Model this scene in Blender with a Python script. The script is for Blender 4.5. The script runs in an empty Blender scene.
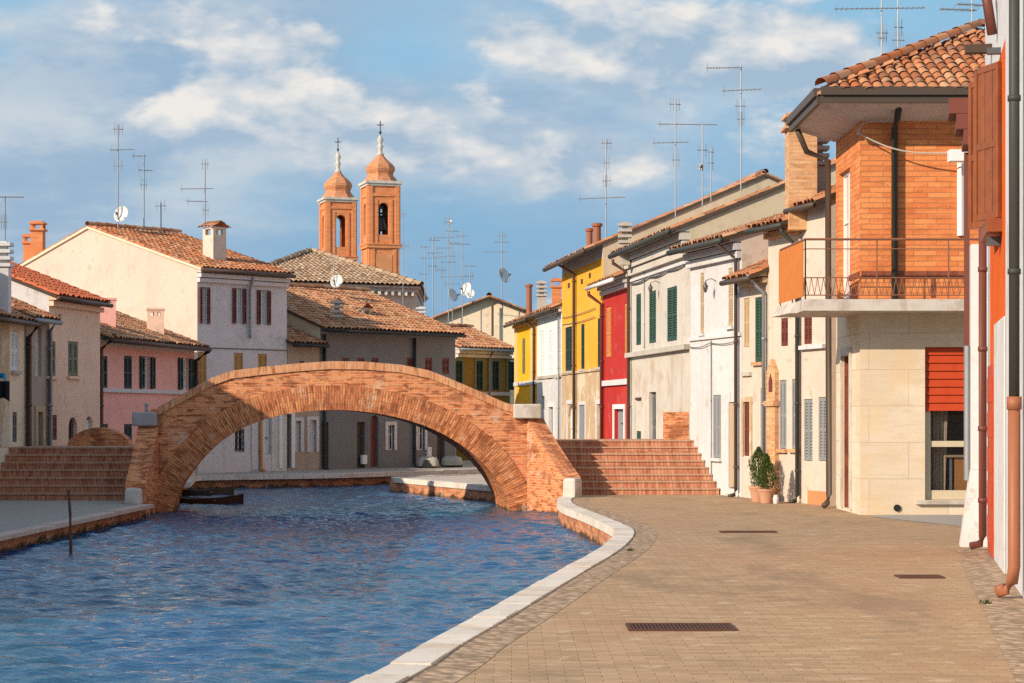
import bpy, math, random
import numpy as np
from mathutils import Vector
from mathutils.geometry import tessellate_polygon

S = bpy.context.scene
COL = S.collection
R = math.radians
rnd = random.Random(7)

# ------------------------------------------------------------------ camera, sky, sun, exposure
F, CX, HY, EYE = 2000.0, 512.0, 415.0, 1.7
cam_d = bpy.data.cameras.new('camera')
cam = bpy.data.objects.new('camera', cam_d)
COL.objects.link(cam)
cam.location = (0, 0, EYE)
cam.rotation_euler = (R(90), 0, 0)
cam_d.sensor_width = 36.0
cam_d.lens = F * 36.0 / 1024.0
cam_d.shift_y = (HY - 341.5) / 1024.0
cam_d.clip_start = 0.1
cam_d.clip_end = 3000
S.camera = cam
S.view_settings.view_transform = 'Standard'
S.view_settings.look = 'None'
S.view_settings.gamma = 1.0
S.view_settings.exposure = 0.12
S.view_settings.use_curve_mapping = False
S.cycles.use_denoising = False
S.cycles.use_adaptive_sampling = False
S.cycles.sample_clamp_indirect = 3.0
S.cycles.max_bounces = 6
S.cycles.diffuse_bounces = 3

SUN_AZ, SUN_EL = 50.0, 25.0        # degrees left of straight behind the camera, above the horizon
ca, sa = math.cos(R(SUN_AZ)), math.sin(R(SUN_AZ))
sun_to = Vector((-sa * math.cos(R(SUN_EL)), -ca * math.cos(R(SUN_EL)), math.sin(R(SUN_EL))))
sl = bpy.data.lights.new('sun', 'SUN')
sl.energy = 4.8
sl.angle = R(0.5)
sl.color = (1.0, 0.84, 0.655)
sun = bpy.data.objects.new('sun', sl)
sun.rotation_euler = sun_to.to_track_quat('Z', 'Y').to_euler()
sun.location = (-20, -20, 30)
COL.objects.link(sun)

W = bpy.data.worlds.new('World')
S.world = W
W.use_nodes = True


class NT:
    """small helper to write node trees"""
    def __init__(self, tree):
        self.t = tree
        self.n = tree.nodes
        self.l = tree.links

    def add(self, kind, **kw):
        nd = self.n.new(kind)
        for k, v in kw.items():
            setattr(nd, k, v)
        return nd

    def put(self, sock, v):
        if isinstance(v, bpy.types.NodeSocket):
            self.l.new(v, sock)
        elif isinstance(v, (tuple, list)) and len(v) == 3 and sock.type == 'RGBA':
            sock.default_value = (*v, 1)
        else:
            sock.default_value = v

    def math(self, op, a, b=0.0, c=None, clamp=False):
        nd = self.add('ShaderNodeMath', operation=op, use_clamp=clamp)
        self.put(nd.inputs[0], a)
        self.put(nd.inputs[1], b)
        if c is not None:
            self.put(nd.inputs[2], c)
        return nd.outputs[0]

    def mix(self, fac, a, b, blend='MIX'):
        nd = self.add('ShaderNodeMix', data_type='RGBA', blend_type=blend)
        self.put(nd.inputs[0], fac)
        self.put(nd.inputs[6], a)
        self.put(nd.inputs[7], b)
        return nd.outputs[2]

    def ramp(self, fac, lo, hi, a=0.0, b=1.0, smooth=True):
        nd = self.add('ShaderNodeMapRange', interpolation_type='SMOOTHSTEP' if smooth else 'LINEAR')
        self.put(nd.inputs[0], fac)
        for i, v in enumerate((lo, hi, a, b)):
            nd.inputs[i + 1].default_value = v
        return nd.outputs[0]

    def noise(self, vec, scale, detail=4.0, rough=0.55, dist=0.0):
        nd = self.add('ShaderNodeTexNoise')
        if vec is not None:
            self.l.new(vec, nd.inputs['Vector'])
        nd.inputs['Scale'].default_value = scale
        nd.inputs['Detail'].default_value = detail
        nd.inputs['Roughness'].default_value = rough
        nd.inputs['Distortion'].default_value = dist
        return nd.outputs[0]

    def mapping(self, vec, loc=(0, 0, 0), scale=(1, 1, 1), rot=(0, 0, 0)):
        nd = self.add('ShaderNodeMapping')
        self.l.new(vec, nd.inputs[0])
        nd.inputs[1].default_value = loc
        nd.inputs[2].default_value = rot
        nd.inputs[3].default_value = scale
        return nd.outputs[0]


def build_world():
    t = NT(W.node_tree)
    t.n.clear()
    out = t.add('ShaderNodeOutputWorld')
    bg = t.add('ShaderNodeBackground')
    t.l.new(bg.outputs[0], out.inputs[0])
    bg.inputs[1].default_value = 0.15
    sky = t.add('ShaderNodeTexSky', sky_type='NISHITA')
    sky.sun_disc = False
    sky.sun_elevation = R(SUN_EL)
    sky.sun_rotation = math.atan2(sun_to.x, sun_to.y)
    sky.air_density = 1.1
    sky.dust_density = 0.4
    sky.ozone_density = 2.0
    tc = t.add('ShaderNodeTexCoord')
    d = tc.outputs['Generated']
    sep = t.add('ShaderNodeSeparateXYZ')
    t.l.new(d, sep.inputs[0])
    x, y, z = sep.outputs
    ys = t.math('MAXIMUM', t.math('ABSOLUTE', y), 0.2)
    az = t.math('DIVIDE', x, ys)          # tangent of the compass angle from the canal's axis
    el = t.math('DIVIDE', z, ys)          # tangent of the height above the horizon
    comb = t.add('ShaderNodeCombineXYZ')
    t.l.new(az, comb.inputs[0])
    t.l.new(el, comb.inputs[1])
    t.l.new(y, comb.inputs[2])
    p = comb.outputs[0]

    def pt(px, py):
        return (px - CX) / F, (HY - py) / F

    def blob(px, py, rx, ry, amp):
        ax, ay = pt(px, py)
        a = t.math('MULTIPLY', t.math('SUBTRACT', az, ax), F / rx)
        b = t.math('MULTIPLY', t.math('SUBTRACT', el, ay), F / ry)
        r2 = t.math('ADD', t.math('MULTIPLY', a, a), t.math('MULTIPLY', b, b))
        e = t.math('POWER', 2.718, t.math('MULTIPLY', r2, -1.0))
        return t.math('MULTIPLY', e, amp)

    def total(*bs):
        s = bs[0]
        for b in bs[1:]:
            s = t.math('ADD', s, b)
        return s

    def fbm(off=(0, 0, 0), sc=7.0, det=8.0, st=2.1, rough=0.60):
        m = t.mapping(p, loc=off, scale=(1, st, 1))
        return t.noise(m, sc, det, rough, 0.0)

    def puffs(off=(0, 0, 0)):
        # rounded cauliflower heads: fractal cells on gently warped coordinates
        m = t.mapping(p, loc=off, scale=(1, 1.5, 1))
        nz = t.add('ShaderNodeTexNoise')
        t.l.new(m, nz.inputs['Vector'])
        nz.inputs['Scale'].default_value = 22.0
        nz.inputs['Detail'].default_value = 3.0
        w = t.add('ShaderNodeVectorMath', operation='MULTIPLY_ADD')
        t.l.new(nz.outputs['Color'], w.inputs[0])
        w.inputs[1].default_value = (0.035, 0.035, 0.0)
        t.l.new(m, w.inputs[2])
        # billows: folded noise, round on top and creased between
        a = t.math('ABSOLUTE', t.math('SUBTRACT', t.noise(w.outputs[0], 17.0, 0.0), 0.5))
        b = t.math('ABSOLUTE', t.math('SUBTRACT', t.noise(w.outputs[0], 41.0, 0.0), 0.5))
        c = t.math('ABSOLUTE', t.math('SUBTRACT', t.noise(w.outputs[0], 95.0, 0.0), 0.5))
        return t.math('ADD', a, t.math('ADD', t.math('MULTIPLY', b, 0.5), t.math('MULTIPLY', c, 0.25)))

    def body(off=(0, 0, 0)):
        return t.math('ADD', fbm(off, det=6.0), t.math('MULTIPLY', puffs(off), 0.30))

    n0 = body()
    n1 = body(off=(-0.008, 0.022, 0))      # sampled higher up: lit heads, darker undersides
    fine = fbm(off=(0.3, 0.1, 0), sc=30.0, det=5.0)
    # heaps: rounded clouds with lit heads
    big = total(blob(235, 112, 95, 30, 0.22), blob(60, 118, 70, 16, 0.10), blob(400, 140, 95, 28, 0.20), blob(470, 150, 60, 26, 0.12),
                blob(595, 160, 75, 34, 0.20), blob(530, 190, 70, 22, 0.12), blob(608, 72, 38, 30, 0.30), blob(760, 55, 110, 42, 0.24),
                blob(495, 42, 75, 20, 0.22), blob(300, 45, 45, 14, 0.20), blob(70, 20, 150, 26, 0.16), blob(660, 160, 60, 30, 0.12),
                blob(400, 45, 60, 60, -0.22), blob(930, 60, 60, 60, -0.10), blob(560, 110, 60, 22, -0.14), blob(120, 85, 120, 34, -0.12),
                blob(140, 225, 320, 36, -0.14), blob(600, 250, 300, 40, -0.12))
    dens = t.math('ADD', n0, big)
    cover = t.ramp(dens, 0.555, 0.69)
    lit = t.math('ADD', t.math('MULTIPLY', t.math('SUBTRACT', n0, n1), 4.4), 0.34)
    bias = total(blob(240, 112, 130, 34, 0.30), blob(430, 145, 110, 34, 0.18), blob(605, 62, 34, 18, 0.55), blob(612, 98, 44, 13, -0.7),
                 blob(760, 42, 100, 20, 0.25), blob(770, 84, 120, 22, -0.35), blob(80, 15, 150, 18, 0.15))
    lit = t.math('ADD', t.math('ADD', lit, bias), t.math('MULTIPLY', t.math('SUBTRACT', fine, 0.5), 0.5))
    lit = t.math('MAXIMUM', t.math('MINIMUM', lit, 1.0), 0.0)
    ccol = t.mix(lit, (2.3, 3.1, 3.95), (5.5, 5.25, 4.95))
    # sheets: broad soft grey layers behind the heaps
    sh = fbm(off=(2.3, 0.4, 0), sc=4.2, det=7.0, st=2.6, rough=0.55)
    shd = t.math('ADD', sh, total(blob(110, 80, 260, 90, 0.34), blob(330, 130, 220, 40, 0.16), blob(560, 165, 220, 50, 0.16), blob(760, 80, 150, 60, 0.16),
                                  blob(330, 95, 200, 18, 0.10), blob(400, 35, 75, 45, -0.16), blob(80, 180, 160, 40, 0.10)))
    sheet_cover = t.ramp(shd, 0.46, 0.74)
    tone = t.ramp(fbm(off=(5.1, 1.7, 0), sc=9.0, det=6.0, st=2.8), 0.36, 0.66)
    tone = t.math('ADD', tone, total(blob(150, 72, 170, 34, -0.65), blob(240, 105, 60, 16, -0.25), blob(60, 25, 170, 25, 0.3), blob(200, 125, 220, 16, 0.3)), clamp=True)
    scol = t.mix(tone, (2.0, 2.85, 3.85), (3.75, 4.1, 4.4))
    # clear air: Nishita, deepened low down where the photograph keeps a strong blue
    low = t.ramp(el, 0.22, 0.9, 1.0, 0.0)
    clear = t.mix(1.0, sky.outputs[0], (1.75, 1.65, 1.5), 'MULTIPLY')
    deep = t.mix(t.ramp(el, 0.03, 0.20), (1.42, 2.6, 3.85), (1.75, 3.3, 4.6))
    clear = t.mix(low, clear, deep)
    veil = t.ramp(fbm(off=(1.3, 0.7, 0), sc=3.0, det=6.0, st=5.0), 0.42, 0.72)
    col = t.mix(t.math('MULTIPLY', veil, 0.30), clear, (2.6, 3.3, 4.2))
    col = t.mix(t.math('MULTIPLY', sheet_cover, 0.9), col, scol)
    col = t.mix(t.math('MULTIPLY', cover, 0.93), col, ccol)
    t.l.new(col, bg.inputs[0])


build_world()

# ------------------------------------------------------------------ materials
MATS = {}
Q_WATER = -0.37


def new_mat(name, rough=0.85, spec=0.25):
    m = bpy.data.materials.new(name)
    m.use_nodes = True
    t = NT(m.node_tree)
    b = t.n['Principled BSDF']
    b.inputs['Roughness'].default_value = rough
    b.inputs['Specular IOR Level'].default_value = spec
    MATS[name] = m
    return m, t, b


def set_bump(t, b, h, strength, dist=0.01):
    bp = t.add('ShaderNodeBump')
    bp.inputs['Strength'].default_value = strength
    bp.inputs['Distance'].default_value = dist
    t.l.new(h, bp.inputs['Height'])
    t.l.new(bp.outputs[0], b.inputs['Normal'])


def uvs(t):
    return t.add('ShaderNodeTexCoord').outputs['UV']


def sc(c, k):
    return tuple(min(1.0, v * k) for v in c)


def plaster(name, col, var=0.10, stain=None, amt=0.5, lo=0.52, hi=0.68, scale=0.9, streak=0.25):
    m, t, b = new_mat(name, 0.9, 0.15)
    uv = uvs(t)
    oi = t.add('ShaderNodeObjectInfo')
    n1 = t.noise(uv, 0.7 * scale, 6, 0.6)
    n2 = t.noise(uv, 6.0, 5, 0.65)
    c = t.mix(n1, sc(col, 1 - var * 1.6), sc(col, 1 + var))
    if 'stone' in name:
        g = t.add('ShaderNodeNewGeometry')
        c = t.mix(t.math('MULTIPLY', g.outputs['Random Per Island'], 0.45), c, sc(col, 0.68))
    else:
        # old patches: an irregular paler or darker coat with a crisp edge
        pt_ = t.noise(t.mapping(uv, loc=(11.3, 4.1, 0)), 0.55, 8, 0.6, 0.2)
        c = t.mix(t.math('MULTIPLY', t.ramp(pt_, 0.535, 0.555), 0.30), c, sc(col, 0.80))
        pk = t.noise(t.mapping(uv, loc=(2.3, 9.1, 0)), 2.1, 8, 0.68)
        c = t.mix(t.math('MULTIPLY', t.ramp(pk, 0.60, 0.62), 0.5), c, tuple(0.5 * v + 0.5 * w_ for v, w_ in zip(sc(col, 0.62), (0.42, 0.34, 0.27))))
    c = t.mix(t.math('MULTIPLY', t.ramp(n2, 0.45, 0.72), 0.32), c, sc(col, 0.70))
    st = t.noise(t.mapping(uv, scale=(3.2, 0.22, 1)), 1.0, 5, 0.6)
    c = t.mix(t.math('MULTIPLY', t.ramp(st, 0.52, 0.72), min(0.55, streak * 1.5)), c, sc(col, 0.6))
    if stain:
        n3 = t.noise(t.mapping(uv, loc=(3.1, 7.7, 0)), 0.85 * scale, 7, 0.62, 0.4)
        c = t.mix(t.math('MULTIPLY', t.ramp(n3, lo, hi), amt), c, stain)
    t.l.new(c, b.inputs['Base Color'])
    h = t.math('ADD', t.math('MULTIPLY', n2, 0.6), t.math('MULTIPLY', t.noise(uv, 45.0, 3), 0.4))
    set_bump(t, b, h, 0.35, 0.012)
    return m


def brick(name, c1, c2, mortar, tide=False, bw=0.26, bh=0.066, ms=0.009, blotch=0.35, blotch_col=None, bump=0.7, off=0.5, smooth=0.25, dark=0.35):
    m, t, b = new_mat(name, 0.9, 0.15)
    uv = uvs(t)
    wob = t.noise(uv, 3.0, 2)
    vm = t.add('ShaderNodeVectorMath', operation='MULTIPLY_ADD')
    cmb = t.add('ShaderNodeCombineXYZ')
    t.l.new(wob, cmb.inputs[0])
    t.l.new(wob, cmb.inputs[1])
    t.l.new(cmb.outputs[0], vm.inputs[0])
    vm.inputs[1].default_value = (0.012, 0.012, 0)
    t.l.new(uv, vm.inputs[2])
    v = vm.outputs[0]
    bt = t.add('ShaderNodeTexBrick', offset=off)
    t.l.new(v, bt.inputs['Vector'])
    for k, val in (('Color1', (*c1, 1)), ('Color2', (*c2, 1)), ('Mortar', (*mortar, 1)), ('Scale', 1.0), ('Mortar Size', ms),
                   ('Mortar Smooth', smooth), ('Bias', 0.0), ('Brick Width', bw), ('Row Height', bh)):
        bt.inputs[k].default_value = val
    # extra per-brick tone: a white-noise cell locked to the same rows
    n1 = t.noise(t.mapping(uv, scale=(1 / bw, 1 / bh, 1)), 0.75, 2, 0.7)
    c = t.mix(t.math('MULTIPLY', t.ramp(n1, 0.52, 0.64), dark), bt.outputs[0], sc(c1, 0.42))
    c = t.mix(t.math('MULTIPLY', t.ramp(n1, 0.48, 0.28), 0.35), c, sc(c2, 1.25))
    if 'cladding' in name:
        vein = t.noise(t.mapping(uv, scale=(0.9, 7.0, 1)), 1.6, 8, 0.68, 0.6)
        c = t.mix(t.math('MULTIPLY', t.ramp(vein, 0.48, 0.68), 0.55), c, (0.60, 0.46, 0.30))
        pit = t.noise(t.mapping(uv, scale=(1.0, 2.6, 1)), 14.0, 4, 0.7)
        c = t.mix(t.math('MULTIPLY', t.ramp(pit, 0.60, 0.70), 0.4), c, (0.42, 0.31, 0.21))
    n2 = t.noise(uv, 0.9, 6, 0.62, 0.3)
    c = t.mix(t.math('MULTIPLY', t.ramp(n2, 0.48, 0.7), blotch), c, blotch_col or mortar)
    if tide:
        g = t.add('ShaderNodeNewGeometry')
        sp = t.add('ShaderNodeSeparateXYZ')
        t.l.new(g.outputs['Position'], sp.inputs[0])
        nz = t.noise(uv, 2.6, 5, 0.65)
        zz = t.math('SUBTRACT', sp.outputs[2], t.math('MULTIPLY', t.math('SUBTRACT', nz, 0.5), 0.45))
        c = t.mix(t.math('MULTIPLY', t.ramp(zz, Q_WATER + 0.01, Q_WATER + 0.09, 1.0, 0.0), 0.9), c, (0.035, 0.04, 0.018))
        salt = t.noise(uv, 1.4, 7, 0.7)
        c = t.mix(t.math('MULTIPLY', t.ramp(salt, 0.56, 0.66), 0.55), c, (0.74, 0.55, 0.40))
        soot = t.noise(t.mapping(uv, loc=(5, 2, 0)), 1.9, 7, 0.72)
        c = t.mix(t.math('MULTIPLY', t.ramp(soot, 0.51, 0.62), 0.62), c, (0.21, 0.07, 0.035))
    t.l.new(c, b.inputs['Base Color'])
    h = t.math('SUBTRACT', t.math('MULTIPLY', t.noise(uv, 22.0, 3), 0.5), bt.outputs[1])
    set_bump(t, b, h, bump, 0.02)
    return m


def tile(name, cols, rough=0.9, moss=0.3):
    m, t, b = new_mat(name, rough, 0.15)
    g = t.add('ShaderNodeNewGeometry')
    cr = t.add('ShaderNodeValToRGB')
    t.l.new(g.outputs['Random Per Island'], cr.inputs[0])
    els = cr.color_ramp.elements
    n = len(cols)
    while len(els) < n:
        els.new(0.5)
    for i, c in enumerate(cols):
        els[i].position = i / (n - 1)
        els[i].color = (*c, 1)
    tc = t.add('ShaderNodeTexCoord')
    n1 = t.noise(tc.outputs['Object'], 1.2, 6, 0.65)
    n2 = t.noise(tc.outputs['Object'], 14.0, 4, 0.6)
    c = t.mix(t.math('MULTIPLY', t.ramp(n1, 0.5, 0.72), moss), cr.outputs[0], (0.11, 0.085, 0.06))
    c = t.mix(t.math('MULTIPLY', t.ramp(n2, 0.5, 0.8), 0.4), c, (0.36, 0.3, 0.22))
    t.l.new(c, b.inputs['Base Color'])
    set_bump(t, b, n2, 0.3, 0.01)
    return m


def paint(name, col, rough=0.6, var=0.12, metal=0.0, spec=0.3):
    m, t, b = new_mat(name, rough, spec)
    tc = t.add('ShaderNodeTexCoord')
    n = t.noise(tc.outputs['Object'], 5.0, 5, 0.65)
    n2 = t.noise(t.mapping(tc.outputs['Object'], scale=(1, 1, 0.15)), 18.0, 3, 0.6)
    c = t.mix(n, sc(col, 1 - 1.5 * var), sc(col, 1 + var))
    c = t.mix(t.math('MULTIPLY', t.ramp(n2, 0.55, 0.75), 0.3), c, sc(col, 0.65))
    t.l.new(c, b.inputs['Base Color'])
    b.inputs['Metallic'].default_value = metal
    return m


# plasters
plaster('white_plaster', (0.65, 0.63, 0.62), 0.06, (0.5, 0.45, 0.4), 0.4, 0.54, 0.72, streak=0.2)
plaster('cream_plaster', (0.66, 0.55, 0.45), 0.06, (0.55, 0.45, 0.35), 0.3, streak=0.15)
plaster('gable_plaster', (0.60, 0.49, 0.40), 0.05, (0.66, 0.53, 0.38), 0.4, streak=0.1)
plaster('pale_grey_plaster', (0.68, 0.62, 0.60), 0.07, (0.42, 0.38, 0.34), 0.3)
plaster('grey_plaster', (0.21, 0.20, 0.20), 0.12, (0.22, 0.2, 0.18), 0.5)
plaster('stained_beige_plaster', (0.62, 0.56, 0.48), 0.12, (0.44, 0.32, 0.2), 0.7, 0.48, 0.68, 1.2, streak=0.45)
plaster('tan_plaster', (0.56, 0.40, 0.24), 0.14, (0.72, 0.62, 0.48), 0.75, 0.5, 0.62, 1.3, streak=0.4)
plaster('upper_beige_plaster', (0.60, 0.55, 0.48), 0.07, (0.5, 0.42, 0.32), 0.4)
plaster('side_beige_plaster', (0.62, 0.52, 0.37), 0.1, (0.42, 0.34, 0.24), 0.5)
plaster('far_gable_plaster', (0.84, 0.70, 0.50), 0.06, (0.6, 0.5, 0.38), 0.4)
plaster('yellow_plaster', (0.86, 0.41, 0.045), 0.06, (0.82, 0.45, 0.10), 0.5, streak=0.12)
plaster('amber_plaster', (0.86, 0.44, 0.02), 0.05, (0.84, 0.52, 0.12), 0.4, streak=0.1)
plaster('blush_plaster', (0.88, 0.69, 0.49), 0.07, (0.7, 0.54, 0.4), 0.5)
plaster('pale_yellow_plaster', (0.80, 0.53, 0.2), 0.05)
plaster('red_plaster', (0.48, 0.036, 0.03), 0.08, (0.54, 0.07, 0.05), 0.5, streak=0.15)
plaster('pink_plaster', (0.90, 0.46, 0.38), 0.05, (0.78, 0.38, 0.31), 0.5, streak=0.12)
plaster('salmon_plaster', (0.90, 0.61, 0.44), 0.05, (0.78, 0.48, 0.34), 0.4, streak=0.12)
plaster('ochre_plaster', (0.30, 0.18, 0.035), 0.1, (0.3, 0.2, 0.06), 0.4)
plaster('brownish_plaster', (0.46, 0.36, 0.28), 0.1, (0.36, 0.28, 0.2), 0.4)
plaster('light_blue_plaster', (0.76, 0.80, 0.80), 0.04, (0.62, 0.6, 0.56), 0.35, streak=0.15)
plaster('orange_plaster', (0.72, 0.12, 0.015), 0.08, (0.64, 0.2, 0.06), 0.4)
plaster('faded_orange_plaster', (0.62, 0.27, 0.12), 0.12, (0.66, 0.46, 0.3), 0.5)
plaster('soffit_paint', (0.62, 0.57, 0.53), 0.04)
plaster('white_stone', (0.66, 0.60, 0.53), 0.14, (0.36, 0.29, 0.22), 0.65, 0.46, 0.64, 2.8, streak=0.35)
plaster('grey_stone', (0.42, 0.39, 0.38), 0.12, (0.28, 0.25, 0.22), 0.5, 0.5, 0.7, 2.5)
plaster('concrete', (0.52, 0.47, 0.40), 0.1, (0.34, 0.3, 0.25), 0.5)
plaster('worn_coping', (0.58, 0.45, 0.38), 0.12, (0.46, 0.3, 0.22), 0.5)
plaster('coping_stone', (0.76, 0.69, 0.60), 0.12, (0.50, 0.33, 0.19), 0.6, 0.5, 0.68, 2.2, streak=0.3)
# bricks
brick('bridge_brick', (0.58, 0.155, 0.055), (0.80, 0.31, 0.125), (0.72, 0.46, 0.28), tide=True, blotch=0.35, blotch_col=(0.74, 0.36, 0.17), bw=.23, bh=.056, ms=0.007, dark=0.8)
brick('arch_brick', (0.54, 0.15, 0.055), (0.82, 0.34, 0.14), (0.34, 0.17, 0.09), tide=True, bw=0.26, bh=0.056, ms=0.010, dark=0.75)
brick('soldier_brick', (0.60, 0.21, 0.08), (0.80, 0.38, 0.17), (0.55, 0.4, 0.28), bw=0.3, bh=0.08, ms=0.01, dark=0.5)
brick('step_brick', (0.45, 0.15, 0.085), (0.60, 0.30, 0.175), (0.36, 0.17, 0.11), bw=0.075, bh=0.3, ms=0.006, dark=0.5, off=0.0)
brick('house_brick', (0.66, 0.195, 0.065), (0.78, 0.30, 0.105), (0.46, 0.19, 0.09), bw=0.38, bh=0.090, ms=0.007, blotch=0.15, dark=0.25, off=.37)
brick('tower_brick', (0.66, 0.21, 0.075), (0.74, 0.29, 0.11), (0.6, 0.3, 0.16), bw=0.5, bh=0.14, ms=0.012, blotch=0.25, blotch_col=(0.7, 0.32, 0.15), dark=0.2)
brick('quay_brick', (0.52, 0.17, 0.08), (0.66, 0.29, 0.14), (0.5, 0.33, 0.21), tide=True, blotch=0.4, blotch_col=(0.62, 0.32, 0.17))
brick('chimney_brick', (0.60, 0.27, 0.11), (0.74, 0.42, 0.20), (0.58, 0.42, 0.28), bw=0.24, bh=0.07)
brick('dark_brick', (0.22, 0.06, 0.035), (0.28, 0.09, 0.05), (0.2, 0.1, 0.07), bw=0.12, bh=0.2, off=0.0)
brick('stone_cladding', (0.66, 0.55, 0.41), (0.74, 0.64, 0.50), (0.46, 0.38, 0.28), bw=1.35, bh=0.62, ms=0.006, blotch=0.75, blotch_col=(0.70, 0.51, 0.30), bump=0.25, dark=0.12)
# roofs
tile('terracotta_tiles', [(0.24, 0.105, 0.06), (0.42, 0.17, 0.075), (0.52, 0.25, 0.125), (0.46, 0.2, 0.09), (0.58, 0.34, 0.19), (0.33, 0.17, 0.1)], moss=0.35)
tile('orange_tiles', [(0.30, 0.105, 0.05), (0.48, 0.175, 0.075), (0.54, 0.25, 0.12), (0.43, 0.15, 0.06), (0.58, 0.31, 0.165), (0.24, 0.10, 0.055), (0.50, 0.15, 0.05)], moss=0.4)
tile('red_tiles', [(0.56, 0.12, 0.05), (0.64, 0.17, 0.07), (0.6, 0.15, 0.06)], moss=0.05)
tile('weathered_tiles', [(0.24, 0.15, 0.095), (0.40, 0.26, 0.16), (0.48, 0.34, 0.22), (0.34, 0.21, 0.13), (0.52, 0.39, 0.26)], moss=0.25)
# paints
paint('green_paint', (0.035, 0.085, 0.06))
paint('dark_green_paint', (0.018, 0.045, 0.042))
paint('olive_paint', (0.17, 0.19, 0.12))
paint('brown_paint', (0.16, 0.045, 0.03))
paint('ochre_wood', (0.46, 0.25, 0.085))
paint('tan_paint', (0.52, 0.38, 0.22))
paint('orange_wood', (0.62, 0.26, 0.08))
paint('grey_paint', (0.27, 0.28, 0.29))
paint('dark_grey_paint', (0.13, 0.135, 0.14))
paint('white_paint', (0.78, 0.77, 0.74), var=0.04)
paint('black_iron', (0.03, 0.028, 0.026))
paint('gutter_brown', (0.085, 0.062, 0.046), 0.5)
paint('pipe_brown', (0.10, 0.055, 0.04), 0.45)
paint('pipe_maroon', (0.16, 0.05, 0.035), 0.45)
paint('pipe_green', (0.05, 0.05, 0.042), 0.55)
paint('pipe_terracotta', (0.32, 0.12, 0.06), 0.5)
paint('galvanised', (0.30, 0.31, 0.32), 0.45, metal=0.4)
paint('dark_steel', (0.12, 0.12, 0.125), 0.45, metal=0.4)
paint('reddish_wood', (0.27, 0.08, 0.026), 0.4, 0.35)
paint('dark_wood', (0.07, 0.045, 0.03), 0.7)
paint('roller_red', (0.52, 0.062, 0.016), 0.45, 0.12)
paint('awning_orange', (0.60, 0.19, 0.04), 0.85, 0.14)
paint('rail_rust', (0.26, 0.11, 0.06), 0.6)
paint('curtain_beige', (0.62, 0.48, 0.34), 0.9, 0.06)
paint('terracotta_pot', (0.54, 0.29, 0.18), 0.85)
paint('rust', (0.10, 0.045, 0.03), 0.9)
paint('dish_white', (0.62, 0.62, 0.60), 0.5, 0.05)
paint('bell_bronze', (0.06, 0.07, 0.065), 0.4, metal=0.6)
paint('car_body', (0.56, 0.54, 0.48), 0.3, 0.04, spec=0.5)
paint('rubber', (0.02, 0.02, 0.02), 0.85)
paint('desk_wood', (0.55, 0.24, 0.08), 0.45, 0.05)
paint('room_wall', (0.30, 0.2, 0.14), 0.9)
paint('blue_cloth', (0.03, 0.30, 0.5), 0.9)
paint('black_cloth', (0.012, 0.012, 0.014), 0.9)
paint('cream_metal', (0.60, 0.50, 0.34), 0.5, 0.05)


def glass():
    m, t, b = new_mat('window_glass', 0.06, 0.6)
    tc = t.add('ShaderNodeTexCoord')
    n = t.noise(tc.outputs['Object'], 2.5, 3)
    t.l.new(t.mix(n, (0.012, 0.014, 0.016), (0.045, 0.047, 0.05)), b.inputs['Base Color'])
    m, t, b = new_mat('clear_glass', 0.02, 0.5)
    b.inputs['Base Color'].default_value = (0.02, 0.02, 0.02, 1)
    b.inputs['Alpha'].default_value = 0.22
    m, t, b = new_mat('curtained_glass', 0.1, 0.5)
    tc = t.add('ShaderNodeTexCoord')
    w = t.noise(t.mapping(tc.outputs['Object'], scale=(9, 9, 0.3)), 3.0, 2)
    t.l.new(t.mix(w, (0.5, 0.48, 0.45), (0.75, 0.72, 0.68)), b.inputs['Base Color'])


glass()


def water_mat():
    m, t, b = new_mat('water_surface', 0.03, 0.6)
    b.inputs['IOR'].default_value = 1.5
    tc = t.add('ShaderNodeTexCoord')
    o = tc.outputs['Object']
    n = t.noise(t.mapping(o, scale=(0.35, 0.16, 1)), 1.0, 4)
    t.l.new(t.mix(t.ramp(n, 0.35, 0.65), (0.009, 0.072, 0.178), (0.020, 0.086, 0.150)), b.inputs['Base Color'])
    h = t.math('ADD', t.noise(t.mapping(o, scale=(1.5, 4.0, 1)), 2.2, 4, 0.6), t.math('MULTIPLY', t.noise(o, 16.0, 3, 0.6), 0.25))
    set_bump(t, b, h, 0.8, 0.05)


water_mat()


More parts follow.
